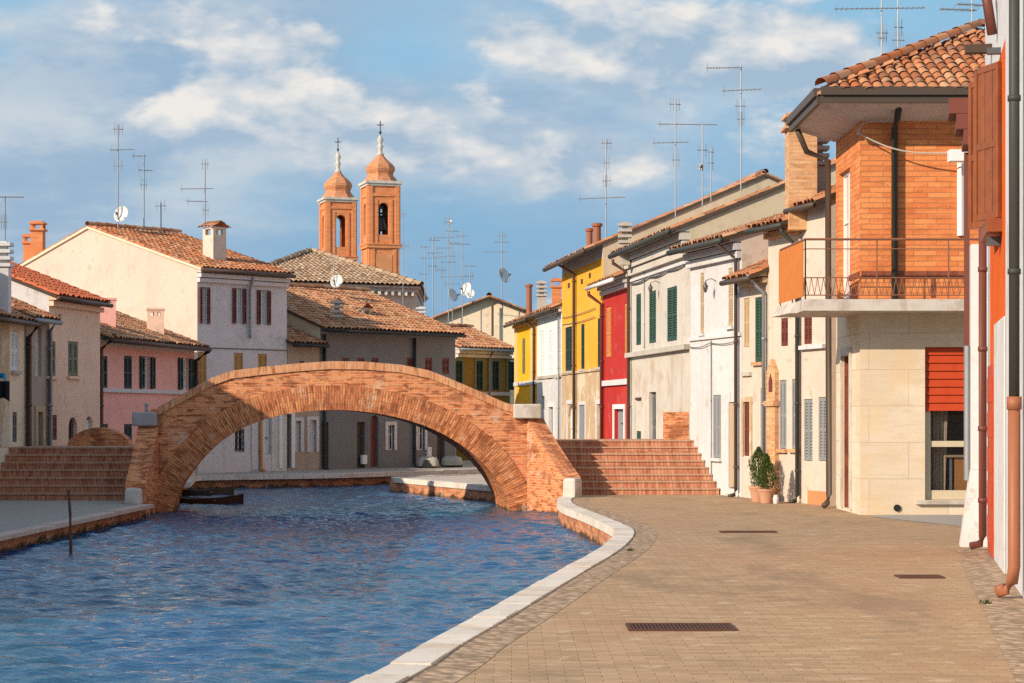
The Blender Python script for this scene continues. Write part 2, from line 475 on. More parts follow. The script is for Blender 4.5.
def paving_mats():
    m, t, b = new_mat('brick_paving', 0.8, 0.3)
    tc = t.add('ShaderNodeTexCoord')
    o = tc.outputs['Object']
    bt = t.add('ShaderNodeTexBrick', offset=0.5)
    wob = t.noise(o, 0.7, 3)
    cmb = t.add('ShaderNodeCombineXYZ')
    t.l.new(t.math('MULTIPLY', wob, 0.12), cmb.inputs[1])
    vm = t.add('ShaderNodeVectorMath', operation='ADD')
    t.l.new(o, vm.inputs[0])
    t.l.new(cmb.outputs[0], vm.inputs[1])
    t.l.new(vm.outputs[0], bt.inputs['Vector'])
    for k, v in (('Color1', (0.385, 0.248, 0.134, 1)), ('Color2', (0.495, 0.334, 0.194, 1)), ('Mortar', (0.335, 0.216, 0.12, 1)), ('Scale', 1.0),
                 ('Mortar Size', 0.006), ('Mortar Smooth', 0.6), ('Brick Width', 0.235), ('Row Height', 0.105)):
        bt.inputs[k].default_value = v
    s1 = t.noise(t.mapping(o, scale=(0.8, 5.0, 1)), 1.0, 6, 0.7)
    s2 = t.noise(t.mapping(o, loc=(4, 9, 0), scale=(2.2, 9.0, 1)), 1.0, 4, 0.65)
    big = t.noise(t.mapping(o, scale=(0.5, 0.22, 1)), 0.8, 5, 0.6)
    c = t.mix(t.math('MULTIPLY', t.ramp(s1, 0.50, 0.66), 0.38), bt.outputs[0], (0.24, 0.16, 0.095))
    c = t.mix(t.math('MULTIPLY', t.ramp(s2, 0.54, 0.68), 0.38), c, (0.17, 0.115, 0.07))
    c = t.mix(t.math('MULTIPLY', t.ramp(s2, 0.44, 0.28), 0.45), c, (0.48, 0.36, 0.235))
    c = t.mix(t.math('MULTIPLY', t.ramp(big, 0.46, 0.66), 0.45), c, (0.43, 0.24, 0.13))
    # pale worn single bricks
    wn = t.noise(t.mapping(o, scale=(1 / 0.13, 1 / 0.12, 1)), 0.5, 1, 0.5)
    c = t.mix(t.math('MULTIPLY', t.ramp(wn, 0.66, 0.72), 0.55), c, (0.58, 0.45, 0.31))
    oil = t.noise(t.mapping(o, loc=(7, 3, 0), scale=(1, .35, 1)), 0.55, 7, 0.68)
    c = t.mix(t.math('MULTIPLY', t.ramp(oil, 0.52, 0.66), 0.5), c, (0.20, 0.14, 0.09))
    t.l.new(c, b.inputs['Base Color'])
    h = t.math('ADD', t.math('SUBTRACT', t.math('MULTIPLY', s1, 1.2), bt.outputs[1]), t.math('MULTIPLY', t.noise(o, 6.0, 4), 0.8))
    set_bump(t, b, h, 0.5, 0.015)

    m, t, b = new_mat('grey_paving', 0.9, 0.2)
    o = t.add('ShaderNodeTexCoord').outputs['Object']
    n = t.noise(t.mapping(o, scale=(0.6, 2.0, 1)), 1.5, 6, 0.6)
    c = t.mix(n, (0.30, 0.27, 0.23), (0.42, 0.385, 0.34))
    t.l.new(c, b.inputs['Base Color'])
    set_bump(t, b, t.noise(o, 9.0, 4), 0.3, 0.01)

    m, t, b = new_mat('cobbles', 0.85, 0.3)
    o = t.add('ShaderNodeTexCoord').outputs['Object']
    vo = t.add('ShaderNodeTexVoronoi')
    t.l.new(o, vo.inputs['Vector'])
    vo.inputs['Scale'].default_value = 10.0
    sp = t.add('ShaderNodeSeparateColor')
    t.l.new(vo.outputs['Color'], sp.inputs[0])
    c = t.mix(sp.outputs[0], (0.36, 0.245, 0.15), (0.52, 0.38, 0.25))
    c = t.mix(t.ramp(vo.outputs['Distance'], 0.4, 0.65), c, (0.30, 0.205, 0.13))
    n = t.noise(o, 1.5, 4)
    c = t.mix(t.math('MULTIPLY', t.ramp(n, 0.6, 0.75), 0.5), c, (0.12, 0.13, 0.05))
    t.l.new(c, b.inputs['Base Color'])
    set_bump(t, b, t.math('MULTIPLY', vo.outputs['Distance'], -1.0), 0.6, 0.04)

    m, t, b = new_mat('canal_bed', 1.0, 0.1)
    b.inputs['Base Color'].default_value = (0.05, 0.05, 0.04, 1)


paving_mats()


def foliage_mat():
    m, t, b = new_mat('conifer_green', 0.7, 0.2)
    g = t.add('ShaderNodeNewGeometry')
    t.l.new(t.mix(g.outputs['Random Per Island'], (0.025, 0.05, 0.012), (0.10, 0.14, 0.03)), b.inputs['Base Color'])


foliage_mat()


# ------------------------------------------------------------------ mesh helpers
def V(*a):
    return Vector(a)


class MB:
    def __init__(self):
        self.v, self.f, self.uv = [], [], []

    def poly(self, pts, uv=None):
        i = len(self.v)
        self.v += [tuple(p) for p in pts]
        self.f.append(tuple(range(i, i + len(pts))))
        self.uv.append(uv)

    def ngon(self, pts):
        """concave-safe flat polygon"""
        i = len(self.v)
        self.v += [tuple(p) for p in pts]
        for tr in tessellate_polygon([[Vector(p) for p in pts]]):
            self.f.append(tuple(i + k for k in tr))
            self.uv.append(None)

    def hexa(self, p):
        """8 corners: 0-3 bottom ring, 4-7 top ring"""
        i = len(self.v)
        self.v += [tuple(q) for q in p]
        for f in ((3, 2, 1, 0), (4, 5, 6, 7), (0, 1, 5, 4), (1, 2, 6, 5), (2, 3, 7, 6), (3, 0, 4, 7)):
            self.f.append(tuple(i + k for k in f))
            self.uv.append(None)

    def box(self, c, s, rz=0.0, taper=1.0):
        cs, sn = math.cos(rz), math.sin(rz)
        pts = []
        for k, z in ((1.0, -0.5), (taper, 0.5)):
            for x, y in ((-.5, -.5), (.5, -.5), (.5, .5), (-.5, .5)):
                X, Y = x * s[0] * k, y * s[1] * k
                pts.append((c[0] + X * cs - Y * sn, c[1] + X * sn + Y * cs, c[2] + z * s[2]))
        self.hexa(pts)

    def fbox(self, fac, u0, u1, z0, z1, o0, o1):
        P = fac.P
        self.hexa([P(u0, z0, o1), P(u1, z0, o1), P(u1, z0, o0), P(u0, z0, o0), P(u0, z1, o1), P(u1, z1, o1), P(u1, z1, o0), P(u0, z1, o0)])

    def tube(self, pts, r, seg=8, cap=True):
        pts = [Vector(p) for p in pts]
        rs = r if isinstance(r, (list, tuple)) else [r] * len(pts)
        rings = []
        for k, p in enumerate(pts):
            a = pts[max(0, k - 1)]
            b = pts[min(len(pts) - 1, k + 1)]
            d = (b - a).normalized()
            up = V(0, 0, 1) if abs(d.z) < 0.9 else V(1, 0, 0)
            s = d.cross(up).normalized()
            w = s.cross(d).normalized()
            i = len(self.v)
            for j in range(seg):
                th = 2 * math.pi * j / seg
                self.v.append(tuple(p + s * (rs[k] * math.cos(th)) + w * (rs[k] * math.sin(th))))
            rings.append(i)
        for a, b in zip(rings, rings[1:]):
            for j in range(seg):
                self.f.append((a + j, a + (j + 1) % seg, b + (j + 1) % seg, b + j))
                self.uv.append(None)
        if cap:
            self.f.append(tuple(rings[0] + j for j in reversed(range(seg))))
            self.f.append(tuple(rings[-1] + j for j in range(seg)))
            self.uv += [None, None]

    def lathe(self, c, prof, seg=16, rot=0.0, square=False):
        rings = []
        for r, z in prof:
            i = len(self.v)
            for j in range(seg):
                th = 2 * math.pi * j / seg + rot
                self.v.append((c[0] + r * math.cos(th), c[1] + r * math.sin(th), c[2] + z))
            rings.append(i)
        for a, b in zip(rings, rings[1:]):
            for j in range(seg):
                self.f.append((a + j, a + (j + 1) % seg, b + (j + 1) % seg, b + j))
                self.uv.append(None)
        self.f.append(tuple(rings[0] + j for j in reversed(range(seg))))
        self.f.append(tuple(rings[-1] + j for j in range(seg)))
        self.uv += [None, None]

    def build(self, name, mat, parent=None, smooth=False, bevel=0.0):
        off = V(0, 0, 0)
        q = parent
        while q is not None:
            off += q.location
            q = q.parent
        me = bpy.data.meshes.new(name)
        ov = Vector(off)
        me.from_pydata([(v[0] - ov.x, v[1] - ov.y, v[2] - ov.z) for v in self.v], [], self.f)
        ul = me.uv_layers.new(name='UVMap')
        data = ul.data
        vs = self.v
        li = 0
        for f, uv in zip(self.f, self.uv):
            if uv is None:
                a, b, c = Vector(vs[f[0]]), Vector(vs[f[1]]), Vector(vs[f[2]])
                n = (b - a).cross(c - b)
                if n.length < 1e-9 and len(f) > 3:
                    n = (c - b).cross(Vector(vs[f[3]]) - c)
                if n.length > 1e-12:
                    n.normalize()
                hx = V(-n.y, n.x, 0)
                if hx.length < 0.03:
                    uu, vv = V(1, 0, 0), V(0, 1, 0)
                else:
                    uu = hx.normalized()
                    vv = n.cross(uu)
                for k in f:
                    p = Vector(vs[k])
                    data[li].uv = (p.dot(uu), p.dot(vv))
                    li += 1
            else:
                for w in uv:
                    data[li].uv = w
                    li += 1
        if smooth:
            me.polygons.foreach_set('use_smooth', [True] * len(me.polygons))
        me.materials.append(MATS[mat])
        me.update()
        o = bpy.data.objects.new(name, me)
        COL.objects.link(o)
        if parent is not None:
            o.parent = parent
        if bevel:
            md = o.modifiers.new('edge', 'BEVEL')
            md.width = bevel
            md.segments = 2
            md.limit_method = 'ANGLE'
        return o


def tag(o, label, cat, group=None):
    o['label'] = label
    o['category'] = cat
    if group:
        o['group'] = group
    return o


def thing(name, label, cat, loc, group=None):
    o = bpy.data.objects.new(name, None)
    o.location = loc
    o.empty_display_size = 0.2
    COL.objects.link(o)
    return tag(o, label, cat, group)


def structure(o):
    o['kind'] = 'structure'
    return o


def gx(px, d):
    return (px - CX) / F * d


def gz(py, d):
    return EYE - (py - HY) / F * d


def at(px, py, d):
    return V(gx(px, d), d, gz(py, d))


class Fac:
    """a vertical plane: u runs along it, o points out of it"""
    def __init__(self, a, b, face=None):
        self.a = Vector((a[0], a[1]))
        self.b = Vector((b[0], b[1]))
        self.L = (self.b - self.a).length
        self.U = (self.b - self.a) / self.L
        n = Vector((self.U.y, -self.U.x))
        ref = Vector(face) if face else -self.a
        if n.dot(ref) < 0:
            n = -n
        self.n = n

    def P(self, u, z, o=0.0):
        q = self.a + self.U * u + self.n * o
        return V(q.x, q.y, z)

    def u(self, px):
        k = (px - CX) / F
        return (k * self.a.y - self.a.x) / (self.U.x - k * self.U.y)

    def d(self, u):
        return self.a.y + u * self.U.y

    def z(self, px, py):
        return gz(py, self.d(self.u(px)))

    def rect(self, x0, x1, y0, y1):
        ua, ub = sorted((self.u(x0), self.u(x1)))
        d = self.d((ua + ub) / 2)
        return [ua, ub, gz(y1, d), gz(y0, d)]


def wall_grid(mb, fac, u0, u1, z0, z1, holes, depth=0.16):
    us = {u0, u1}
    zs = {z0, z1}
    hs = []
    for h in holes:
        a, b, c, d = max(h[0], u0), min(h[1], u1), max(h[2], z0), min(h[3], z1)
        if b - a > 0.01 and d - c > 0.01:
            hs.append((a, b, c, d))
            us |= {a, b}
            zs |= {c, d}
    us, zs = sorted(us), sorted(zs)
    for a, b in zip(us, us[1:]):
        for c, d in zip(zs, zs[1:]):
            mu, mz = (a + b) / 2, (c + d) / 2
            if any(h[0] < mu < h[1] and h[2] < mz < h[3] for h in hs):
                continue
            mb.poly([fac.P(a, c), fac.P(b, c), fac.P(b, d), fac.P(a, d)])
    for a, b, c, d in hs:
        P = fac.P
        mb.poly([P(a, c), P(a, d), P(a, d, -depth), P(a, c, -depth)])
        mb.poly([P(b, c), P(b, d), P(b, d, -depth), P(b, c, -depth)])
        if c > z0 + 0.001:
            mb.poly([P(a, c), P(b, c), P(b, c, -depth), P(a, c, -depth)])
        if d < z1 - 0.001:
            mb.poly([P(a, d), P(b, d), P(b, d, -depth), P(a, d, -depth)])


def arch_fill(mb, fac, u0, u1, zs, ztop, depth=0.16, seg=8):
    """turns the square head of an opening (u0..u1, zs..ztop) into a round one"""
    uc, r = (u0 + u1) / 2, (u1 - u0) / 2
    h = ztop - zs
    prev = None
    for k in range(seg + 1):
        th = math.pi * k / seg
        u, z = uc - r * math.cos(th), zs + (h - 0.004) * math.sin(th)
        if prev:
            a, b = prev
            mb.poly([fac.P(a, b), fac.P(u, z), fac.P(u, ztop), fac.P(a, ztop)])
            mb.poly([fac.P(a, b), fac.P(u, z), fac.P(u, z, -depth), fac.P(a, b, -depth)])
        prev = (u, z)


def leaf(mb, fac, u0, u1, z0, z1, o0, o1, slats=True):
    w = u1 - u0
    st = min(0.06, w * 0.2)
    e = 0.003
    mb.fbox(fac, u0, u0 + st, z0, z1, o0, o1)
    mb.fbox(fac, u1 - st, u1, z0, z1, o0, o1)
    H = z1 - z0
    for zc in (z0, z0 + H * 0.46, z1 - 0.07):
        mb.fbox(fac, u0 + st + e, u1 - st - e, zc, zc + 0.07, o0 + e, o1 - e)
    if slats:
        n = max(6, int(H / 0.065))
        for k in range(n):
            z = z0 + 0.07 + (H - 0.14) * (k + 0.1) / n
            P = fac.P
            za, zb = z, z + H / n * 0.75
            om, oi = o1 - 0.008, o0 + 0.006
            a0, a1 = u0 + st, u1 - st
            mb.poly([P(a0, za, om), P(a1, za, om), P(a1, zb, oi), P(a0, zb, oi)])
        mb.poly([fac.P(u0 + st, z0, o0), fac.P(u1 - st, z0, o0), fac.P(u1 - st, z1, o0), fac.P(u0 + st, z1, o0)])
    else:                                   # upright planks with open joints
        n = max(3, int((w - 2 * st) / 0.085))
        a0, a1 = u0 + st + e, u1 - st - e
        for k in range(n):
            p, q = a0 + (a1 - a0) * k / n, a0 + (a1 - a0) * (k + 1) / n
            d_ = rnd.uniform(0, .006)
            mb.fbox(fac, p + .003, q - .003, z0 + 0.072, z1 - 0.072, o0 + 0.006, o1 - 0.010 - d_)
        mb.poly([fac.P(a0, z0 + .05, o0 + .004), fac.P(a1, z0 + .05, o0 + .004), fac.P(a1, z1 - .05, o0 + .004), fac.P(a0, z1 - .05, o0 + .004)])


def make_window(root, fac, r, style, smat, fmat='white_paint', pane='window_glass', sill=None, slats=True, surround=None, bars=False):
    u0, u1, z0, z1 = r
    w = u1 - u0
    fr = MB()
    t = min(0.06, w * 0.12)
    for a, b, c, d in ((u0, u0 + t, z0, z1), (u1 - t, u1, z0, z1), (u0 + t, u1 - t, z0, z0 + t), (u0 + t, u1 - t, z1 - t, z1),
                       ((u0 + u1) / 2 - t / 2, (u0 + u1) / 2 + t / 2, z0 + t, z1 - t), (u0 + t, (u0 + u1) / 2 - t / 2, z0 + (z1 - z0) * .62, z0 + (z1 - z0) * .62 + t * .7),
                       ((u0 + u1) / 2 + t / 2, u1 - t, z0 + (z1 - z0) * .62, z0 + (z1 - z0) * .62 + t * .7)):
        fr.fbox(fac, a + .002, b - .002, c + .002, d - .002, -0.13, -0.08)
    wo = fr.build('window', fmat, root)
    pn = MB()
    pn.fbox(fac, u0 + 0.002, u1 - 0.002, z0 + 0.002, z1 - 0.002, -0.12, -0.105)
    pn.build('pane', pane, wo)
    if style == 'closed':
        um = (u0 + u1) / 2
        for a, b in ((u0 + .006, um - .004), (um + .004, u1 - .006)):
            m = MB()
            leaf(m, fac, a, b, z0 + .01, z1 - .01, -0.055, -0.012, slats)
            m.build('shutter', smat, wo)
    elif style == 'open':
        for a, b in ((u0 - w * 0.52, u0 - .01), (u1 + .01, u1 + w * 0.52)):
            m = MB()
            leaf(m, fac, a, b, z0 + .01, z1 - .01, 0.02, 0.06, slats)
            m.build('shutter', smat, wo)
    elif style == 'ajar':                         # leaves standing out from the wall
        for s, uh in ((1, u0), (-1, u1)):
            q = fac.P(uh, 0, 0.02)
            dr = fac.n * math.cos(R(35)) * (w * .5) - fac.U * s * (w * .5) * math.sin(R(35))
            f2 = Fac((q.x, q.y), (q.x + dr.x, q.y + dr.y))
            m = MB()
            leaf(m, f2, 0, f2.L, z0 + .01, z1 - .01, -.02, 0.02, slats)
            m.build('shutter', smat, wo)
    if bars:
        m = MB()
        for k in range(5):
            u = u0 + w * (k + .5) / 5
            m.tube([fac.P(u, z0, -.03), fac.P(u, z1, -.03)], .012, 5)
        for k in range(4):
            z = z0 + (z1 - z0) * (k + .5) / 4
            m.tube([fac.P(u0, z, -.03), fac.P(u1, z, -.03)], .01, 5)
        m.build('grille', 'black_iron', wo)
    if sill:
        m = MB()
        m.fbox(fac, u0 - .06, u1 + .06, z0 - .07, z0 - .003, -0.05, 0.07)
        m.build('sill', sill, wo)
    if surround:
        m = MB()
        for a, b, c, d in ((u0 - .11, u0 - .002, z0, z1 + .11), (u1 + .002, u1 + .11, z0, z1 + .11), (u0, u1, z1 + .002, z1 + .11)):
            m.fbox(fac, a, b, c, d, .003, .03)
        m.build('surround', surround, wo)
    return wo


def make_door(root, fac, r, mat, frame=None, arch=False, panels=True):
    u0, u1, z0, z1 = r
    m = MB()
    um = (u0 + u1) / 2
    m.fbox(fac, u0 + .003, u1 - .003, z0, z1 - .003, -0.15, -0.10)
    if panels:
        for a, b in ((u0, um), (um, u1)):
            for c, d in ((.08, .45), (.52, .92)):
                m.fbox(fac, a + .07, b - .07, z0 + (z1 - z0) * c, z0 + (z1 - z0) * d, -0.099, -0.075)
    do = m.build('door', mat, root)
    if frame:
        m = MB()
        for a, b, c, d in ((u0 - .13, u0 - .002, z0, z1 + .13), (u1 + .002, u1 + .13, z0, z1 + .13), (u0, u1, z1 + .002, z1 + .13)):
            m.fbox(fac, a, b, c, d, .003, .035)
        m.build('door_frame', frame, do)
    m = MB()
    p = fac.P(um + .05, z0 + 1.0, -0.06)
    m.lathe((p.x, p.y, p.z), [(.005, -.03), (.03, -.015), (.03, .015), (.005, .03)], 8)
    m.build('handle', 'dark_steel', do)
    return do


def tiles(mb, O, E, Sd, L, H, w=0.21, ex=0.34, keep=None, seg=4, sheet=True):
    """rows of half-round cover tiles on a slope: O eave corner, E along the eave, Sd up the slope"""
    E, Sd = Vector(E).normalized(), Vector(Sd).normalized()
    n = E.cross(Sd)
    if n.z < 0:
        n = -n
    nc, nr = max(1, int(round(L / w))), max(1, int(math.ceil(H / ex)))
    w = L / nc
    for i in range(nc):
        for j in range(nr):
            e0 = (i + .5) * w + rnd.uniform(-.05, .05) * w
            s0 = j * ex + rnd.uniform(-.025, .025) - (0.03 if j == 0 else 0)
            s1 = min(H, j * ex + ex + .07)
            if s1 - s0 < 0.05:
                continue
            if keep and not keep(e0, (s0 + s1) / 2):
                continue
            k0 = len(mb.v)
            sk = rnd.uniform(-.012, .012)
            for (s, r, lift, de) in ((s0, w * .47, w * .065 + rnd.uniform(0, w * .05), 0), (s1, w * .42, .0, sk)):
                for k in range(seg + 1):
                    th = math.pi * k / seg
                    mb.v.append(tuple(O + E * (e0 + de + r * math.cos(th)) + Sd * s + n * (r * math.sin(th) * .8 + lift)))
            for k in range(seg):
                mb.f.append((k0 + k, k0 + k + 1, k0 + seg + 2 + k, k0 + seg + 1 + k))
                mb.uv.append(None)


def ridge_caps(mb, A, B, r=0.11, ln=0.36):
    A, B = Vector(A), Vector(B)
    D = B - A
    n = max(1, int(D.length / ln))
    d = D.normalized()
    s = d.cross(V(0, 0, 1)).normalized()
    w = s.cross(d)
    for i in range(n):
        p0, p1 = A + D * (i / n), A + D * ((i + 1.12) / n)
        k0 = len(mb.v)
        for p, rr in ((p0, r * rnd.uniform(1.0, 1.12)), (p1, r * .85)):
            for k in range(6):
                th = math.pi * k / 5
                mb.v.append(tuple(p + s * (rr * math.cos(th)) + w * (rr * math.sin(th))))
        for k in range(5):
            mb.f.append((k0 + k, k0 + k + 1, k0 + 7 + k, k0 + 6 + k))
            mb.uv.append(None)


def slope_sheet(mb, pts, th=0.07):
    """roof boarding under the tiles, a thick plate"""
    dn = [Vector(p) - V(0, 0, th) for p in pts]
    n = len(pts)
    mb.poly(pts)
    mb.poly(list(reversed(dn)))
    for i in range(n):
        j = (i + 1) % n
        mb.poly([pts[i], dn[i], dn[j], pts[j]])


class House:
    def __init__(self, name, label, a, b, eave, depth, pitch=23, ridge=.5, bands=None, cat='house', oh=.35, so=.06, side='side_beige_plaster',
                 roof='terracotta_tiles', gutter='gutter_brown', board='dark_wood', face=None, base=-.3, cornice=None, tile_w=.17, group=None, gr=.055):
        self.fac = Fac(a, b, face)
        self.__dict__.update(eave=eave, depth=depth, pitch=R(pitch), ridge=ridge, bands=bands, oh=oh, so=so, side=side, roofm=roof, gutter=gutter,
                             board=board, base=base, cornice=cornice, tile_w=tile_w, gr=gr)
        m = self.fac.P(self.fac.L / 2, 0, 0)
        self.root = thing(name, label, cat, (m.x, m.y, 0), group)
        self.items = []
        self.holes = []
        self.arches = []

    def win(self, x0, x1, y0, y1, style='closed', mat='green_paint', **kw):
        r = self.fac.rect(x0, x1, y0, y1)
        self.winr(r, style, mat, **kw)

    def winr(self, r, style='closed', mat='green_paint', **kw):
        self.holes.append(r)
        self.items.append(('w', r, style, mat, kw))

    def door(self, x0, x1, y0, y1, mat, **kw):
        r = self.fac.rect(x0, x1, y0, y1)
        arch = kw.get('arch')
        self.holes.append(r)
        if arch:
            self.arches.append(r)
        self.items.append(('d', r, None, mat, kw))

    def strip(self, name, x0, x1, y0, y1, mat, o=.04):
        u0, u1, z0, z1 = self.fac.rect(x0, x1, y0, y1)
        m = MB()
        m.fbox(self.fac, u0, u1, z0, z1, -.02, o)
        return m.build(name, mat, self.root)

    def course(self, name, z0, z1, mat, o=.05, u0=None, u1=None):
        m = MB()
        m.fbox(self.fac, .02 if u0 is None else u0, self.fac.L - .02 if u1 is None else u1, z0, z1, -.02, o)
        return m.build(name, mat, self.root)

    def pipe(self, px, z0, z1, mat, r=.045, o=.08, top_o=None, kick=True, name='drainpipe', u=None):
        u = self.fac.u(px) if u is None else u
        P = self.fac.P
        pts = []
        if top_o:
            pts += [P(u, z1 + .12, top_o), P(u, z1 + .02, top_o), P(u, z1 - .25, o)]
        else:
            pts += [P(u, z1, o)]
        pts += [P(u, z0 + .15, o)]
        if kick:
            pts += [P(u, z0 + .05, o + .03), P(u, z0 + .02, o + .16)]
        else:
            pts += [P(u, z0, o)]
        m = MB()
        m.tube(pts, r, 10)
        z = z0 + .6
        while z < z1 - .4:
            m.tube([P(u, z, o), P(u, z + .05, o)], r * 1.25, 10)
            z += 1.3
        return m.build(name, mat, self.root, smooth=True)

    def finish(self):
        f, P, L = self.fac, self.fac.P, self.fac.L
        tp = math.tan(self.pitch)
        rd = self.depth * self.ridge
        zr = self.eave + rd * tp
        zb = zr - (self.depth - rd) * tp
        for z0, z1, mat, nm in self.bands:
            m = MB()
            wall_grid(m, f, 0.012, L - .012, z0, z1, self.holes)
            for r in self.arches:
                if z0 <= r[3] <= z1:
                    arch_fill(m, f, r[0], r[1], r[3] - (r[1] - r[0]) / 2, r[3])
            m.build(nm, mat, self.root)
        m = MB()
        for u in (.012, L - .012):
            m.ngon([P(u, self.base), P(u, self.eave), P(u, zr, -rd), P(u, zb, -self.depth), P(u, self.base, -self.depth)])
        m.poly([P(.012, self.base, -self.depth), P(L - .012, self.base, -self.depth), P(L - .012, zb, -self.depth), P(.012, zb, -self.depth)])
        m.poly([P(.012, self.base - .01, 0), P(L - .012, self.base - .01, 0), P(L - .012, self.base - .01, -self.depth), P(.012, self.base - .01, -self.depth)])
        m.build('side_wall', self.side, self.root)
        # roof
        t = MB()
        bd = MB()
        so, oh = self.so, self.oh
        up = .05
        ridge_a, ridge_b = P(-so, zr + up, -rd), P(L + so, zr + up, -rd)
        for sgn, o_e, z_e in ((1, oh, self.eave - oh * tp), (-1, -self.depth - oh, zb - oh * tp)):
            e0, e1 = P(-so, z_e + up, o_e), P(L + so, z_e + up, o_e)
            slope_sheet(bd, [e0, e1, ridge_b, ridge_a])
            sd = (ridge_a - e0)
            tiles(t, e0, e1 - e0, sd, (e1 - e0).length, sd.length, w=self.tile_w, ex=self.tile_w * 1.65)
        ridge_caps(t, ridge_a + V(0, 0, .05), ridge_b + V(0, 0, .05))
        self.roof = t.build('roof', self.roofm, self.root, smooth=True)
        bd.build('roof_boarding', self.board, self.root)
        if self.gutter:
            z = self.eave - oh * tp - .02
            g = MB()
            g.tube([P(-so, z, oh + self.gr - .005), P(L + so, z, oh + self.gr - .005)], self.gr, 10)
            g.build('gutter', self.gutter, self.root, smooth=True)
        if self.cornice:
            cm, n, drop = self.cornice
            m = MB()
            ee = self.eave
            for k in range(n):
                m.fbox(f, .015, L - .015, ee - drop * (k + 1) / n + .004, ee - drop * k / n - .02, -.02, .04 + (n - k) * .07)
            m.build('cornice', cm, self.root)
        for kind, r, style, mat, kw in self.items:
            if kind == 'w':
                make_window(self.root, f, r, style, mat, **kw)
            else:
                make_door(self.root, f, r, mat, **kw)
        return self


def chimney(parent, px, d, y0, y1, w, kind='brick', mat='chimney_brick', rz=0.0, dy=None):
    """y0 top pixel row, y1 bottom"""
    x, zt, zb = gx(px, d), gz(y0, d), gz(y1, d) - .5
    dy = dy or w
    m = MB()
    H = zt - zb
    if kind == 'brick':
        m.box((x, d, zb + (H - .3) / 2), (w, dy, H - .3), rz)
        m.box((x, d, zt - .27), (w * 1.3, dy * 1.3, .06), rz)
        for sx, sy in ((-1, -1), (1, -1), (1, 1), (-1, 1)):
            m.box((x + sx * w * .42, d + sy * dy * .42, zt - .16), (w * .2, dy * .2, .16), rz)
        m.box((x, d, zt - .05), (w * 1.25, dy * 1.25, .06), rz)
        m.box((x, d, zt + .0), (w * .9, dy * .9, .05), rz)
        return m.build('chimney', mat, parent)
    if kind == 'slats':
        m.box((x, d, zb + (H - .6) / 2), (w * .85, w * .85, H - .6), rz)
        for k in range(4):
            m.box((x, d, zt - .55 + k * .15), (w * 1.15, w * 1.15, .075), rz)
        m.box((x, d, zt - .28), (w * .5, w * .5, .5), rz)
        return m.build('chimney', 'concrete' if mat == 'chimney_brick' else mat, parent)
    if kind == 'pipe':
        m.lathe((x, d, zb), [(w * .42, 0), (w * .4, H - .12), (w * .55, H - .1), (w * .55, H - .02), (w * .3, H)], 12)
        return m.build('chimney', mat, parent)
    if kind == 'cap':       # plastered stack, small side openings, flat slab on top
        m.box((x, d, zb + (H - .26) / 2), (w, dy, H - .26), rz)
        cs, sn = math.cos(rz), math.sin(rz)
        for sx in (-1, 0, 1):
            for sy in (-1, 1):
                X, Y = sx * w * .40, sy * dy * .38
                m.box((x + X * cs - Y * sn, d + X * sn + Y * cs, zt - .20), (w * .2, dy * .24, .13), rz)
        m.box((x, d, zt - .20), (w * .3, dy * .3, .13), rz)
        m.box((x, d, zt - .115), (w * 1.02, dy * 1.02, .05), rz)
        m.box((x, d, zt - .06), (w * 1.12, dy * 1.12, .055), rz)
        return m.build('chimney', mat, parent)
    if kind == 'hood':      # plastered stack with openings and a little tiled roof
        m.box((x, d, zb + (H - .38) / 2), (w, dy, H - .38), rz)
        cs, sn = math.cos(rz), math.sin(rz)
        for sx, sy in ((-1, -1), (1, -1), (1, 1), (-1, 1)):
            X, Y = sx * w * .38, sy * dy * .38
            m.box((x + X * cs - Y * sn, d + X * sn + Y * cs, zt - .29), (w * .24, dy * .24, .18), rz)
        m.box((x, d, zt - .17), (w, dy, .06), rz)
        c = m.build('chimney', mat, parent)
        t = MB()
        def q(X, Y, z):
            return V(x + X * cs - Y * sn, d + X * sn + Y * cs, z)
        for sg in (-1, 1):
            O = q(sg * w * .68, -dy * .65, zt - .15)
            tiles(t, O, q(sg * w * .68, dy * .65, zt - .15) - O, q(0, -dy * .65, zt + .02) - O, dy * 1.3, (q(0, -dy * .65, zt + .02) - O).length, w=.15, ex=.2)
        m2 = t.build('chimney_cap', 'orange_tiles', parent, smooth=True)
        return c


# ------------------------------------------------------------------ terrain, quays, water
Q = -0.37       # water level


def sheet(name, pts, mat, z=None):
    m = MB()
    m.ngon([(p[0], p[1], z if z is not None else p[2]) for p in pts])
    o = m.build(name, mat)
    return structure(o)


sheet('ground', [(-900, -60), (900, -60), (900, 1500), (-900, 1500)], 'canal_bed', -1.6)

# outer edge of the right bank, near to far
def smooth_path(pts, n=5):
    out = []
    for i in range(len(pts) - 1):
        p0 = Vector(pts[max(0, i - 1)]); p1 = Vector(pts[i]); p2 = Vector(pts[i + 1]); p3 = Vector(pts[min(len(pts) - 1, i + 2)])
        for k in range(n):
            t = k / n
            out.append(.5 * ((2 * p1) + (p2 - p0) * t + (2 * p0 - 5 * p1 + 4 * p2 - p3) * t * t + (3 * p1 - p0 - 3 * p2 + p3) * t ** 3))
    out.append(Vector(pts[-1]))
    return out


bank_r = smooth_path([(-3.6, 0), (-2.3, 6), (-.93, 12.8), (-.633, 14.7), (-.166, 17.4), (.505, 21.5), (.98, 24.3), (1.30, 26.6), (1.52, 29.0), (1.46, 30.9), (1.22, 34.0), (.94, 37.1), (.93, 40.0), (1.12, 41.6)])


def offset(path, w):
    out = []
    for i, p in enumerate(path):
        a, b = path[max(0, i - 1)], path[min(len(path) - 1, i + 1)]
        d = (b - a).normalized()
        out.append(p + Vector((d.y, -d.x)) * w)
    return out


